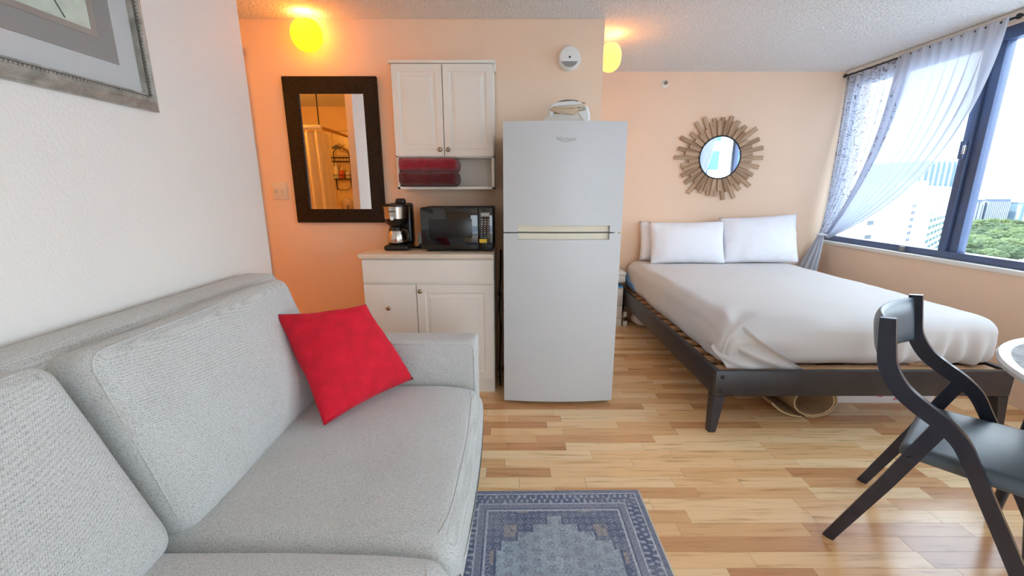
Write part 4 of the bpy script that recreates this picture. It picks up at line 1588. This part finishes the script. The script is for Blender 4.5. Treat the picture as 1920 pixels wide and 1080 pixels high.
def curt(name, ua, ub_, nu, mat, label, folds, x0, seed):
    bm = B()

    def f(u, v):
        g = ua + (ub_ - ua) * u          # 0 at the corner, 1 at the room end
        top = Vector((x0, 4.125 - 1.29 * g, 2.318))
        end = Vector((3.02 - 0.03 * math.sin(g * 9), 4.09 - 0.13 * g, 0.87 + 0.02 * math.sin(g * 5)))
        c1 = Vector((x0, top.y + 0.02 * g, 2.318 - (0.45 + 0.45 * g)))
        c2 = Vector((x0, end.y - 0.48 * g, 0.87 + 0.42 - 0.20 * g))
        p = bez(top, c1, c2, end, v)
        amp = 0.020 * (1 - 0.55 * v) * (0.35 + 0.65 * min(1, v * 6))
        ph = u * 2 * PI * folds + 1.5 * nz((g * 3, v * 1.2, seed), 1, seed)
        p.x += amp * math.sin(ph)
        p.y += 0.35 * amp * math.cos(ph * 0.9)
        if v < 0.03:
            p.x += 0.006 * math.sin(u * 2 * PI * folds * 2.5)
        return p
    grid(bm, f, nu, 60)
    return tag(obj(name, bm, mat, smooth=True), label, 'curtain')


curt('lace_curtain', 0.0, 0.50, 110, 'lace', 'lace curtain with scrolling embroidery hanging in the window corner by the bed', 8, 3.045, 3)
curt('sheer_curtain', 0.42, 1.0, 130, 'sheer', 'plain white sheer curtain swept across the window towards the bed', 10, 3.022, 6)
# bunched tails below the tie
tb_ = thing('curtain_tail', (3.0, 4.03, 0.55), 'gathered white curtain ends falling below the tie behind the bed', 'curtain')
bm = B()


def tailf(u, v):
    a = 2 * PI * u
    sp_ = 0.035 + 0.13 * v ** 0.8
    p = Vector((2.985, 4.035 + 0.0 * v, 0.88 - 0.40 * v))
    p.y += math.cos(a) * sp_ * 0.62
    p.x += math.sin(a) * sp_ * 0.32 - 0.10 * v
    p += Vector((math.sin(a), math.cos(a), 0)) * 0.014 * math.sin(a * 9) * (0.4 + v)
    return p


grid(bm, tailf, 96, 20, closed_u=True)
obj('gathered_cloth', bm, 'sheer', tb_, smooth=True)
bm = B()
atube(bm, [(2.995 + 0.038 * math.sin(2 * PI * i / 20), 4.035 + 0.048 * math.cos(2 * PI * i / 20), 0.875) for i in range(20)], 0.008, 8, closed=True)
obj('tie_band', bm, 'pillow', tb_, smooth=True)
# the curtain at the other end of the window (seen in the sunburst mirror)
bm = B()


def c3(u, v):
    top = Vector((3.03, 1.75 - 1.2 * u, 2.318))
    end = Vector((3.03, 0.75 - 0.15 * u, 0.7))
    p = bez(top, top + Vector((0, -0.05, -0.6)), end + Vector((0, 0.35 * (1 - u), 0.5)), end, v)
    p.x += 0.02 * math.sin(u * 2 * PI * 11) * (0.4 + 0.6 * min(1, v * 5))
    return p


grid(bm, c3, 120, 40)
tag(obj('sheer_curtain', bm, 'sheer', smooth=True), 'second white sheer curtain, seen only as a reflection in the sunburst mirror', 'curtain')

# ================================================================= SOFA
so = thing('sofa', (-0.72, 0.88, 0), 'light grey tweed sofa with deep cushions along the left wall', 'sofa')
SX0, SX1 = -1.285, -0.165
SY0, SY1 = -0.20, 1.966
box('base_frame', SX0 + 0.02, SX1 - 0.02, SY0 + 0.02, SY1 - 0.02, 0.07, 0.215, 'tweed', so, 0.02, 3)
obj('backrest_frame', asoft(B(), (0.17, SY1 - SY0, 0.835), (8, 40, 16), 0.045, (0.004, 0, 0.004), None, Matrix.Translation((SX0 + 0.087, (SY0 + SY1) / 2, 0.4925))), 'tweed', so, smooth=True)


def sofa_arm(y0, y1, inner):
    bm = asoft(B(), (SX1 - SX0, y1 - y0, 0.535), (30, 8, 16), 0.022, (0, 0.003, 0.002), None, Matrix.Translation(((SX0 + SX1) / 2, (y0 + y1) / 2, 0.3385)))
    a = obj('arm', bm, 'tweed', so, smooth=True)
    yy = y0 + 0.002 if inner < 0 else y1 - 0.002
    pts = [(-1.1, yy, 0.592), (SX1 - 0.035, yy, 0.592), (SX1 - 0.014, yy, 0.575), (SX1 - 0.013, yy, 0.10)]
    obj('piping', atube(B(), pts, 0.0045, 8), 'tweed', a, smooth=True)


sofa_arm(1.83, SY1, -1)
sofa_arm(SY0, -0.064, 1)


def seat_df(seed):
    def f(p):
        p.z += 0.008 * nz(p, 3, seed)
        # rolled front
        if p.x > 0.2:
            p.z -= 0.05 * ((p.x - 0.2) / 0.33) ** 3 if p.z > 0 else 0
        return p
    return f


SCW = 0.945
for y0, y1, ztop, xf, sd in ((0.886, 1.826, 0.418, -0.128, 1.0), (-0.060, 0.882, 0.432, -0.138, 2.0)):
    size = (xf + 1.10, y1 - y0, ztop - 0.205)
    bm = asoft(B(), size, (40, 40, 14), 0.06, (0.022, 0.0, 0.016), seat_df(sd), Matrix.Translation(((xf - 1.10) / 2 - 0.011, (y0 + y1) / 2, (ztop + 0.205) / 2 - 0.012)))
    bvh = BVHTree.FromBMesh(bm)
    c = obj('seat_cushion', bm, 'tweed', so, smooth=True)
    pts = []
    for i in range(24):
        t = i / 23
        pts.append((xf - 0.055 + 0.012 * math.sin(PI * t) - 0.03 * (abs(2 * t - 1) ** 8), y0 + 0.02 + (y1 - y0 - 0.04) * t, ztop - 0.030 + 0.002 * math.sin(PI * t) - 0.012 * (abs(2 * t - 1) ** 8)))
    fixed = []
    for px, py, pz in pts:
        hit = bvh.ray_cast(Vector((px, py, 1.0)), Vector((0, 0, -1)))[0]
        if hit is not None:
            fixed.append((px, py, hit.z + 0.0002))
    obj('seam', atube(B(), fixed, 0.0022, 6), 'tweed', c, smooth=True)


def back_cushion(y0, y1, lean, seed, dx=0.0):
    W, Hh, T = y1 - y0, 0.545, 0.235

    def df(p):
        p.x += 0.012 * nz(p, 4, seed)
        p.z += 0.010 * nz((p.y * 3, 0, seed), 1, seed) * (1 if p.z > 0 else 0)
        # sagging front belly
        p.x += 0.02 * max(0, 1 - abs((p.z + 0.12) / 0.25)) * (1 - (2 * p.y / W) ** 2) * (1 if p.x > 0 else 0)
        return p
    m = Matrix.Translation((-0.965 - 0.073 + dx, (y0 + y1) / 2, 0.628)) @ Matrix.Rotation(-math.radians(lean), 4, 'Y')
    bm = asoft(B(), (T, W, Hh), (12, 40, 28), 0.05, (0.03, 0.0, 0.008), df, m)
    c = obj('back_cushion', bm, 'tweed', so, smooth=True)
    loop = []
    hw, hh = W / 2 - 0.012, Hh / 2 - 0.012
    rc = 0.045
    for qa, (cy_, cz_) in enumerate(((-hw + rc, -hh + rc), (hw - rc, -hh + rc), (hw - rc, hh - rc), (-hw + rc, hh - rc))):
        for i in range(7):
            an = PI + qa * PI / 2 + i / 6 * PI / 2
            loop.append(m @ Vector((T / 2 - 0.020, cy_ + rc * math.cos(an), cz_ + rc * math.sin(an))))
    obj('piping', atube(B(), loop, 0.0035, 6, closed=True), 'tweed', c, smooth=True)


back_cushion(0.912, 1.815, 17, 2.0, 0.012)
back_cushion(-0.03, 0.888, 23, 7.0, -0.005)
for xx in (SX0 + 0.10, SX1 - 0.10):
    for yy in (SY0 + 0.10, SY1 - 0.10):
        lathe('leg', [(0, 0), (0.016, 0), (0.024, 0.072), (0, 0.072)], (xx, yy, 0), 'bedwood', so, 16)

# red cushion
bm = apillow(B(), (-0.700, 1.395, 0.435), (-0.456, 1.790, 0.435), (-0.622, 1.715, 0.816), (-0.945, 1.60, 0.806), 0.15, 1, 30, 0.012, 4.0, 0.06)
tag(obj('throw_pillow', bm, 'velvet', smooth=True), 'crimson velvet throw pillow leaning in the corner of the grey sofa', 'pillow')

# ================================================================= FRAMED PICTURE
pf = thing('framed_picture', (XL, 1.2, 1.56), 'botanical print in a carved silver frame with grey double mat on the left wall', 'picture')
PY1, PY0, PZ0, PZ1 = 1.625, 0.72, 1.564, 2.20


def frame_ring(name, y0, y1, z0, z1, w_, x0, x1, mat, parent, prof=None):
    """rectangular ring lying on the left wall; w_ width inward"""
    O = [(y0, z0), (y1, z0), (y1, z1), (y0, z1)]
    I = [(y0 + w_, z0 + w_), (y1 - w_, z0 + w_), (y1 - w_, z1 - w_), (y0 + w_, z1 - w_)]
    bm = B()
    pr = prof or [(0, 0), (0, 1), (1, 1), (1, 0)]
    rings = []
    for (s, h) in pr:
        rings.append([bm.verts.new((x0 + (x1 - x0) * h, o[0] + (i_[0] - o[0]) * s, o[1] + (i_[1] - o[1]) * s)) for o, i_ in zip(O, I)])
    n = len(pr)
    for k_ in range(n):
        A, C = rings[k_], rings[(k_ + 1) % n]
        for j in range(4):
            bm.faces.new((A[j], A[(j + 1) % 4], C[(j + 1) % 4], C[j]))
    return obj(name, bm, mat, parent)


f0 = frame_ring('frame_moulding', PY0, PY1, PZ0, PZ1, 0.040, XL + 0.001, XL + 0.034, 'pewter', pf, [(0, 0), (0, 0.45), (0.08, 0.55), (0.12, 0.5), (0.3, 0.62), (0.55, 0.9), (0.72, 1.0), (0.9, 0.95), (1, 0.8), (1, 0)])
frame_ring('carved_band', PY0 + 0.034, PY1 - 0.034, PZ0 + 0.034, PZ1 - 0.034, 0.013, XL + 0.001, XL + 0.030, 'pewter_dark', pf)
bm = B()
for (ya, yb_, za, zb) in ((PY0 + 0.04, PY1 - 0.04, PZ0 + 0.0395, PZ0 + 0.0395), (PY1 - 0.0395, PY1 - 0.0395, PZ0 + 0.04, PZ1 - 0.04)):
    n = int(math.hypot(yb_ - ya, zb - za) / 0.0105)
    for i in range(n):
        t = (i + 0.5) / n
        tb2 = bmesh.new()
        bmesh.ops.create_icosphere(tb2, subdivisions=1, radius=0.0046)
        merge(bm, tb2, Matrix.Translation((XL + 0.031, ya + (yb_ - ya) * t, za + (zb - za) * t)))
tag(obj('bead_row', bm, 'pewter', pf, smooth=True), kind='stuff')
frame_ring('inner_lip', PY0 + 0.047, PY1 - 0.047, PZ0 + 0.047, PZ1 - 0.047, 0.006, XL + 0.001, XL + 0.026, 'pewter', pf)
box('outer_mat', XL + 0.001, XL + 0.010, PY0 + 0.045, PY1 - 0.045, PZ0 + 0.045, PZ1 - 0.045, 'mat1', pf, 0)
box('inner_mat', XL + 0.0095, XL + 0.0125, PY0 + 0.126, PY1 - 0.126, PZ0 + 0.124, PZ1 - 0.124, 'mat2', pf, 0)
frame_ring('fillet', PY0 + 0.186, PY1 - 0.186, PZ0 + 0.184, PZ1 - 0.184, 0.018, XL + 0.0095, XL + 0.0145, 'fillet', pf)
box('print_paper', XL + 0.0095, XL + 0.0135, PY0 + 0.202, PY1 - 0.202, PZ0 + 0.200, PZ1 - 0.200, 'print', pf, 0)
bm = B()


def stroke(pts, r0, r1):
    pp = catmull(pts, 6)
    n = len(pp)
    atube(bm, [(XL + 0.0138, p.x, p.y) for p in pp], [r0 + (r1 - r0) * i / (n - 1) for i in range(n)], 6)


stroke([(1.345, 1.772), (1.31, 1.84), (1.285, 1.92), (1.25, 1.985)], 0.0022, 0.0012)
stroke([(1.30, 1.88), (1.265, 1.865), (1.24, 1.84)], 0.0012, 0.0006)
stroke([(1.30, 1.88), (1.33, 1.90), (1.345, 1.88)], 0.0012, 0.0006)
stroke([(1.10, 1.80), (1.12, 1.86), (1.11, 1.94)], 0.0014, 0.0008)
for cy, cz, a in ((1.245, 1.835, 0.6), (1.35, 1.872, -0.9), (1.265, 1.885, 0.3), (1.11, 1.95, 0.1), (1.30, 1.935, -0.4)):
    ps = [(cy + 0.022 * math.cos(t + 0) * (1 if k_ == 0 else 1), cz + 0.007 * math.sin(t)) for k_ in (0,) for t in [2 * PI * i / 12 for i in range(12)]]
    ps = [(cy + (p[0] - cy) * math.cos(a) - (p[1] - cz) * math.sin(a), cz + (p[0] - cy) * math.sin(a) + (p[1] - cz) * math.cos(a)) for p in ps]
    aprism(bm, ps, XL + 0.0133, XL + 0.0140, 'yz')
obj('botanical_drawing', bm, 'ink', pf)
box('picture_glass', XL + 0.0185, XL + 0.0200, PY0 + 0.047, PY1 - 0.047, PZ0 + 0.047, PZ1 - 0.047, 'picglass', pf, 0)

# ================================================================= RUG
RX0, RX1, RY0, RY1 = -0.215, 0.552, 0.12, 1.578
bm = B()
NXr, NYr = 260, 494
vs = [[bm.verts.new((RX0 + (RX1 - RX0) * i / NXr, RY0 + (RY1 - RY0) * j / NYr + (RX0 + (RX1 - RX0) * i / NXr) * 0.012, 0.0065)) for j in range(NYr + 1)] for i in range(NXr + 1)]
for i in range(NXr):
    for j in range(NYr):
        bm.faces.new((vs[i][j], vs[i + 1][j], vs[i + 1][j + 1], vs[i][j + 1]))
rug = thing('area_rug', ((RX0 + RX1) / 2, (RY0 + RY1) / 2, 0), 'faded blue-grey oriental rug on the wooden floor beside the sofa', 'rug')
rm = obj('rug_pile', bm, 'rug', rug)
ca = rm.data.color_attributes.new('Col', 'FLOAT_COLOR', 'POINT')
navy, slate, steelb, pale, lilac, tan, line = [lin(c)[:3] for c in ((92, 104, 134), (124, 132, 154), (156, 170, 184), (182, 196, 206), (160, 162, 180), (176, 164, 156), (198, 200, 212))]
cxr, cyr = (RX0 + RX1) / 2, (RY0 + RY1) / 2


def mixv(a, b, t):
    return tuple(x + (y_ - x) * t for x, y_ in zip(a, b))


def rugcol(x, y):
    ax = (RX1 - RX0) / 2 - abs(x - cxr)
    ay = (RY1 - RY0) / 2 - abs(y - cyr)
    d = min(ax, ay)
    along = (y if ax < ay else x)
    n1 = noise.noise(Vector((x * 60, y * 60, 1)))
    n2 = noise.noise(Vector((x * 9, y * 9, 5)))
    n3 = noise.noise(Vector((x * 130, y * 130, 9)))
    if d < 0.018:
        c = slate
    elif d < 0.026:
        c = line
    elif d < 0.075:
        m = math.sin(along * 260) * math.sin((d - 0.026) / 0.049 * PI * 2)
        c = mixv(navy, line, 0.75 if m + n1 * 0.9 > 0.35 else 0.05)
    elif d < 0.082:
        c = line
    elif d < 0.105:
        c = mixv(lilac, slate, 0.5 + 0.5 * n1)
    elif d < 0.112:
        c = navy
    elif d < 0.120:
        c = line
    else:
        # field: stepped medallion of pale blue on navy/plum
        u_ = abs(x - cxr)
        v_ = abs(y - cyr)
        hw = (RX1 - RX0) / 2 - 0.12
        hh = (RY1 - RY0) / 2 - 0.12
        st_ = math.floor((hh - v_ - 0.03) / 0.04) * 0.04
        lim = min(hw - 0.03, 0.035 + st_ * 1.5)
        if u_ < lim:
            c = mixv(steelb, pale, 0.5 + 0.6 * n2)
            # flower motifs
            gx, gy = (u_ / 0.052) % 1 - 0.5, (v_ / 0.052 + 0.5 * (int(u_ / 0.052) % 2)) % 1 - 0.5
            rad = math.hypot(gx, gy)
            ang = math.atan2(gy, gx)
            pet = 0.24 + 0.09 * math.cos(6 * ang)
            if abs(rad - pet) < 0.045 or rad < 0.07:
                c = mixv(c, navy, 0.62)
            elif rad < pet and n1 > 0.1:
                c = mixv(c, lilac, 0.7)
            # edge of the medallion
            if lim - u_ < 0.008:
                c = navy
        else:
            c = mixv(navy, slate, 0.45 + 0.8 * n2)
            gx, gy = (u_ / 0.03) % 1 - 0.5, (v_ / 0.03) % 1 - 0.5
            if abs(abs(gx) + abs(gy) - 0.32) < 0.06:
                c = mixv(c, line, 0.55)
            if (int(u_ / 0.05) * 3 + int(v_ / 0.06) * 5) % 7 == 0 and n1 > -0.35:
                c = mixv(c, tan, 0.75)
    wear = 0.5 + 0.5 * noise.noise(Vector((x * 5, y * 22, 3)))
    c = mixv(c, lin((160, 164, 176))[:3], max(0, min(0.55, (wear - 0.45) * 1.2)))
    s = 1 + 0.30 * n3 + 0.16 * n1
    return (c[0] * s, c[1] * s, c[2] * s, 1)


org = ORG[rm.name]
for i, v in enumerate(rm.data.vertices):
    ca.data[i].color = rugcol(v.co.x + org.x, v.co.y + org.y - (v.co.x + org.x) * 0.012)
sk = lambda x: x * 0.012
bd = B()
for x0, x1, y0, y1 in ((RX1 - 0.001, RX1 + 0.005, RY0, RY1),):
    vs_ = [bd.verts.new(p) for p in ((x0, y0 + sk(x0), 0.001), (x1, y0 + sk(x1), 0.001), (x1, y1 + sk(x1), 0.001), (x0, y1 + sk(x0), 0.001), (x0, y0 + sk(x0), 0.0068), (x1, y0 + sk(x1), 0.0068), (x1, y1 + sk(x1), 0.0068), (x0, y1 + sk(x0), 0.0068))]
    for f in ((0, 1, 2, 3), (4, 7, 6, 5), (0, 4, 5, 1), (1, 5, 6, 2), (2, 6, 7, 3), (3, 7, 4, 0)):
        bd.faces.new([vs_[i] for i in f])
obj('binding', bd, 'rugedge', rug)
bd = B()
x0, x1 = RX0, RX1 - 0.0012
vs_ = [bd.verts.new(p) for p in ((x0, RY0 + sk(x0), 0.0005), (x1, RY0 + sk(x1), 0.0005), (x1, RY1 + sk(x1), 0.0005), (x0, RY1 + sk(x0), 0.0005), (x0, RY0 + sk(x0), 0.0062), (x1, RY0 + sk(x1), 0.0062), (x1, RY1 + sk(x1), 0.0062), (x0, RY1 + sk(x0), 0.0062))]
for f in ((0, 1, 2, 3), (4, 7, 6, 5), (0, 4, 5, 1), (1, 5, 6, 2), (2, 6, 7, 3), (3, 7, 4, 0)):
    bd.faces.new([vs_[i] for i in f])
obj('backing', bd, 'mat2', rug)

# ================================================================= CHAIR AND TABLE
ANG = math.radians(39)
Lv = Vector((math.cos(ANG), math.sin(ANG), 0))
ch = thing('dining_chair', Vector((1.208, 1.339, 0)) + Lv * 0.247, 'black folding dining chair with bent side frames and padded seat by the bed', 'chair', rotz=-(PI / 2 - ANG))
prof = catmull([(0.040, 0.882), (0.050, 0.80), (0.064, 0.722), (0.105, 0.655), (0.160, 0.612), (0.215, 0.578), (0.262, 0.535), (0.296, 0.475), (0.335, 0.398), (0.40, 0.268), (0.46, 0.145), (0.528, 0.0)], 5)
wid = []
for i, p in enumerate(prof):
    t = i / (len(prof) - 1)
    wid.append(0.040 + 0.012 * math.sin(PI * min(1, t * 1.6)))
for sgn in (-1, 1):
    y0, y1 = sgn * 0.247 - 0.012, sgn * 0.247 + 0.012
    obj('side_frame', aribbon(B(), [(p.x, p.y) for p in prof], wid, y0, y1, 0.004), 'chairwood', ch, local=True, auto=0.5)
    yi = sgn * 0.247 - sgn * 0.0
    obj('rear_leg', aribbon(B(), [(0.0, 0.0), (0.121, 0.309), (0.212, 0.560)], [0.034, 0.04, 0.042], yi - 0.0115, yi + 0.0115, 0.004), 'chairwood', ch, local=True, auto=0.5)
    pc = lathe('pivot_cap', [(0, 0.004), (0.009, 0.003), (0.010, 0.0)], (0, 0, 0), 'chairwood', ch, 14, local=True)
    pc.location = (0.165, sgn * 0.2585, 0.43)
    pc.rotation_euler = (-sgn * PI / 2, 0, 0)
# padded seat
bm = asoft(B(), (0.43, 0.455, 0.045), (26, 26, 8), 0.020, (0, 0, 0.014), lambda p: Vector((p.x, p.y * (1 + 0.02 * p.x / 0.2), p.z)), Matrix.Translation((0.345, 0, 0.437)) @ Matrix.Rotation(-0.03, 4, 'Y'))
obj('seat', bm, 'leather', ch, smooth=True, local=True)
# curved padded backrest
bm = B()


def bk(s_, t, side):
    y = -0.233 + 0.466 * s_
    z = 0.700 + 0.172 * t
    bow = -0.050 * (1 - (2 * s_ - 1) ** 2)
    x = 0.066 - 0.030 * t + bow + side * (0.020 * (1 - abs(2 * t - 1) ** 4) * (1 - abs(2 * s_ - 1) ** 6) + 0.002)
    return Vector((x, y, z))


for sd in (-1, 1):
    grid(bm, lambda a, b: bk(a, b, sd), 26, 14)
bmesh.ops.remove_doubles(bm, verts=bm.verts, dist=0.0005)
bnd = [e for e in bm.edges if e.is_boundary]
if bnd:
    bmesh.ops.bridge_loops(bm, edges=bnd)
obj('backrest', bm, 'leather', ch, smooth=True, local=True)
obj('front_stretcher', atube(B(), [(0.455, -0.24, 0.155), (0.455, 0.24, 0.155)], 0.009, 10), 'chairwood', ch, local=True, auto=0.8)

TX, TY, TR = 2.085, 0.905, 0.61
tbl = thing('round_table', (TX, TY, 0), 'round marbled dining table with a glossy white rim at the right edge', 'table')
lathe('table_top', [(0, 0.742), (TR - 0.034, 0.742), (TR - 0.034, 0.726), (0, 0.726)], (TX, TY, 0), 'marble', tbl, 96)
lathe('table_rim', [(TR - 0.035, 0.728), (TR - 0.035, 0.744), (TR - 0.025, 0.748), (TR - 0.006, 0.747), (TR, 0.738), (TR - 0.004, 0.724), (TR - 0.035, 0.720)], (TX, TY, 0), 'rim', tbl, 96)
lathe('apron_ring', [(TR - 0.13, 0.67), (TR - 0.10, 0.67), (TR - 0.10, 0.7255), (TR - 0.13, 0.7255), (TR - 0.13, 0.67)], (TX, TY, 0), 'chairwood', tbl, 64)
for a in (0.0, 90.0, 180.0, 270.0):
    an = math.radians(106 + a)
    if a == 90.0:
        an = math.radians(225)
    px, py = TX + 0.50 * math.cos(an), TY + 0.50 * math.sin(an)
    qx, qy = TX + 0.545 * math.cos(an), TY + 0.545 * math.sin(an)
    tube('leg', [(px, py, 0.7255), (qx, qy, 0.0)], [0.026, 0.016], 'chairwood', tbl, 16)

# ================================================================= OUTSIDE
GZ = -25.0
bm = B()
vs_ = [bm.verts.new(p) for p in ((4, -900, GZ), (1200, -900, GZ), (1200, 1500, GZ), (4, 1500, GZ))]
bm.faces.new(vs_)
tag(obj('ground', bm, 'grass'), kind='structure')


def facade_windows(parent, p0, p1, zlist, ulist, ww, hh, mat, out, name='facade_window', dep=0.12):
    """windows on the wall from p0 to p1 (ground plan); out: outward normal"""
    p0, p1 = Vector((p0[0], p0[1], 0)), Vector((p1[0], p1[1], 0))
    d = (p1 - p0)
    Lw = d.length
    d.normalize()
    out = Vector((out[0], out[1], 0)).normalized()
    me = None
    for z in zlist:
        for u in ulist:
            c = p0 + d * (u * Lw)
            if me is None:
                bm = B()
                for sx_ in (-1, 1):
                    pass
                pts = []
                for a in (-ww / 2, ww / 2):
                    for b in (-dep, dep * 0.3):
                        for h in (0, hh):
                            pts.append(d * a + out * b + Vector((0, 0, h)))
                bmesh.ops.convex_hull(bm, input=[bm.verts.new(p) for p in pts])
                o = obj(name, bm, mat, parent, local=True)
                me = o.data
            else:
                o = bpy.data.objects.new(name, me)
                COL.objects.link(o)
                o.parent = parent
            o.location = c + Vector((0, 0, z)) - ORG[parent.name]


# white apartment block next door
A_, B_, C_ = (24.5, 33.0), (39.0, 40.0), (53.5, 52.0)
D_ = (44, 62)
wb = thing('apartment_block', (39, 40, GZ), 'white apartment block with small dark windows just outside the left window pane', 'building')
bm = aprism(B(), [A_, B_, C_, D_, (20, 46)], GZ, 1.75, 'xy')
obj('facade', bm, 'conc_white', wb)
box('parapet', 36.5, 38.6, 39.8, 41.2, 1.75, 2.2, 'conc_white', wb, 0)
nA = (B_[1] - A_[1], -(B_[0] - A_[0]))
nB = (C_[1] - B_[1], -(C_[0] - B_[0]))
zl = [-10.2 + 1.15 * i for i in range(9)]
facade_windows(wb, A_, B_, [-1.55, -2.75, -3.95, -5.2, -6.4], [0.42], 0.95, 0.36, 'win_dark', nA)
facade_windows(wb, A_, B_, [-0.2 - 0.62 * i for i in range(12)], [0.86], 0.62, 0.30, 'win_dark', nA)
facade_windows(wb, B_, C_, [0.3 - 0.72 * i for i in range(14)], [0.30, 0.44, 0.58, 0.72, 0.86], 1.9, 0.34, 'win_teal', nB)
# glass tower behind it
tw_ = thing('office_tower', (89, 90, GZ), 'pale blue glass tower rising behind the white apartment block', 'building')
box('tower_body', 84.8, 95, 90, 104, GZ, 7.4, 'tower', tw_, 0)
for i in range(9):
    xx = 85.2 + i * 1.12
    box('facade_fin', xx, xx + 0.35, 89.6, 90.1, -4, 7.2, 'fin', tw_, 0)
tri = thing('glass_pavilion', (74, 80, GZ), 'low blue glazed roof building peeking above the white apartment block', 'building')
bm = aprism(B(), [(70, 78), (73.4, 78), (73.4, 88), (70, 88)], GZ, 3.2, 'xy')
for v in bm.verts:
    if v.co.z > 0 and v.co.x < 71:
        v.co.z = 1.0
obj('glazed_block', bm, 'win_teal', tri)
# distant offices over the park


def office(name, x0, x1, y, top, label, fins, mat, depth=30, step=0):
    t = thing(name, ((x0 + x1) / 2, y, GZ), label, 'building')
    box('office_body', x0, x1, y, y + depth, GZ, top, mat, t, 0)
    n = fins
    wv_ = (x1 - x0) / n
    for i in range(n):
        box('facade_fin', x0 + i * wv_, x0 + i * wv_ + wv_ * 0.38, y - 1.2, y + 0.2, GZ, top - 2.2, 'fin', t, 0)
    box('roof_band', x0 - 0.5, x1 + 0.5, y - 1.5, y + depth, top, top + 0.9, 'fin', t, 0)


office('office_block', 372, 386, 360, -9.5, 'narrow pale office slab just right of the window mullion', 3, 'conc_tan')
office('office_block', 395, 420, 380, -6.5, 'wide blue office block with white fins beyond the park', 9, 'office')
office('office_block', 424, 428, 385, -8.5, 'slim pale tower between two blue office blocks beyond the park', 2, 'conc_tan')
office('office_block', 430, 451, 385, -6.0, 'blue-grey slab block right of the finned office beyond the park', 12, 'office')
office('office_block', 458, 490, 385, -9.0, 'pale blue block at the far right beyond the park', 5, 'tower')

# hotel tower seen in the sunburst mirror
ht = thing('hotel_tower', (24, -40, GZ), 'white balconied tower reflected in the sunburst mirror', 'building')
box('tower_body', 18.5, 40, -52, -38, GZ, 45, 'conc_white', ht, 0)
facade_windows(ht, (18.5, -38), (40, -38), [-11 + 2.9 * i for i in range(14)], [0.10, 0.28, 0.46, 0.64, 0.82], 2.6, 1.9, 'win_teal', (0, 1))
wm = [o for o in ht.children if o.name.startswith('tower_body')]

# park trees
tmesh = []
for s in range(4):
    bm = B()
    bmesh.ops.create_icosphere(bm, subdivisions=5, radius=1)
    for v in bm.verts:
        d = v.co.normalized()
        rr2 = 1 + 0.30 * noise.noise(d * 2.2 + Vector((s * 7, 0, 0))) + 0.22 * noise.noise(d * 5 + Vector((s * 3, 1, 0))) + 0.12 * noise.noise(d * 13 + Vector((s, 4, 0))) + 0.06 * noise.noise(d * 28)
        v.co = Vector((d.x * rr2 * 5.5, d.y * rr2 * 5.5, 5.5 + d.z * rr2 * 3.6))
    atube(bm, [(0, 0, 0), (0, 0, 3)], 0.4, 6)
    for f in bm.faces:
        f.smooth = True
    me = bpy.data.meshes.new('park_tree')
    bmesh.ops.recalc_face_normals(bm, faces=bm.faces)
    bm.to_mesh(me)
    bm.free()
    me.materials.append(MT['leaf'])
    tmesh.append(me)
rt = random.Random(5)
cnt = 0
yy = 150.0
while yy < 290 and cnt < 290:
    xa, xb = yy * 0.99, min(yy * 1.75, 470)
    xx = xa + rt.uniform(0, 6)
    while xx < xb:
        o = bpy.data.objects.new('park_tree', rt.choice(tmesh))
        COL.objects.link(o)
        sc_ = rt.uniform(0.64, 0.84)
        o.location = (xx, yy + rt.uniform(-3, 3), GZ)
        o.scale = (sc_, sc_, sc_ * rt.uniform(0.85, 1.2))
        o.rotation_euler = (0, 0, rt.uniform(0, 6.28))
        tag(o, 'leafy green tree among many in the park far below the window', 'tree', 'trees in the park')
        cnt += 1
        xx += rt.uniform(8.5, 12)
    yy += rt.uniform(9, 12) * (1 + (yy - 150) / 300)
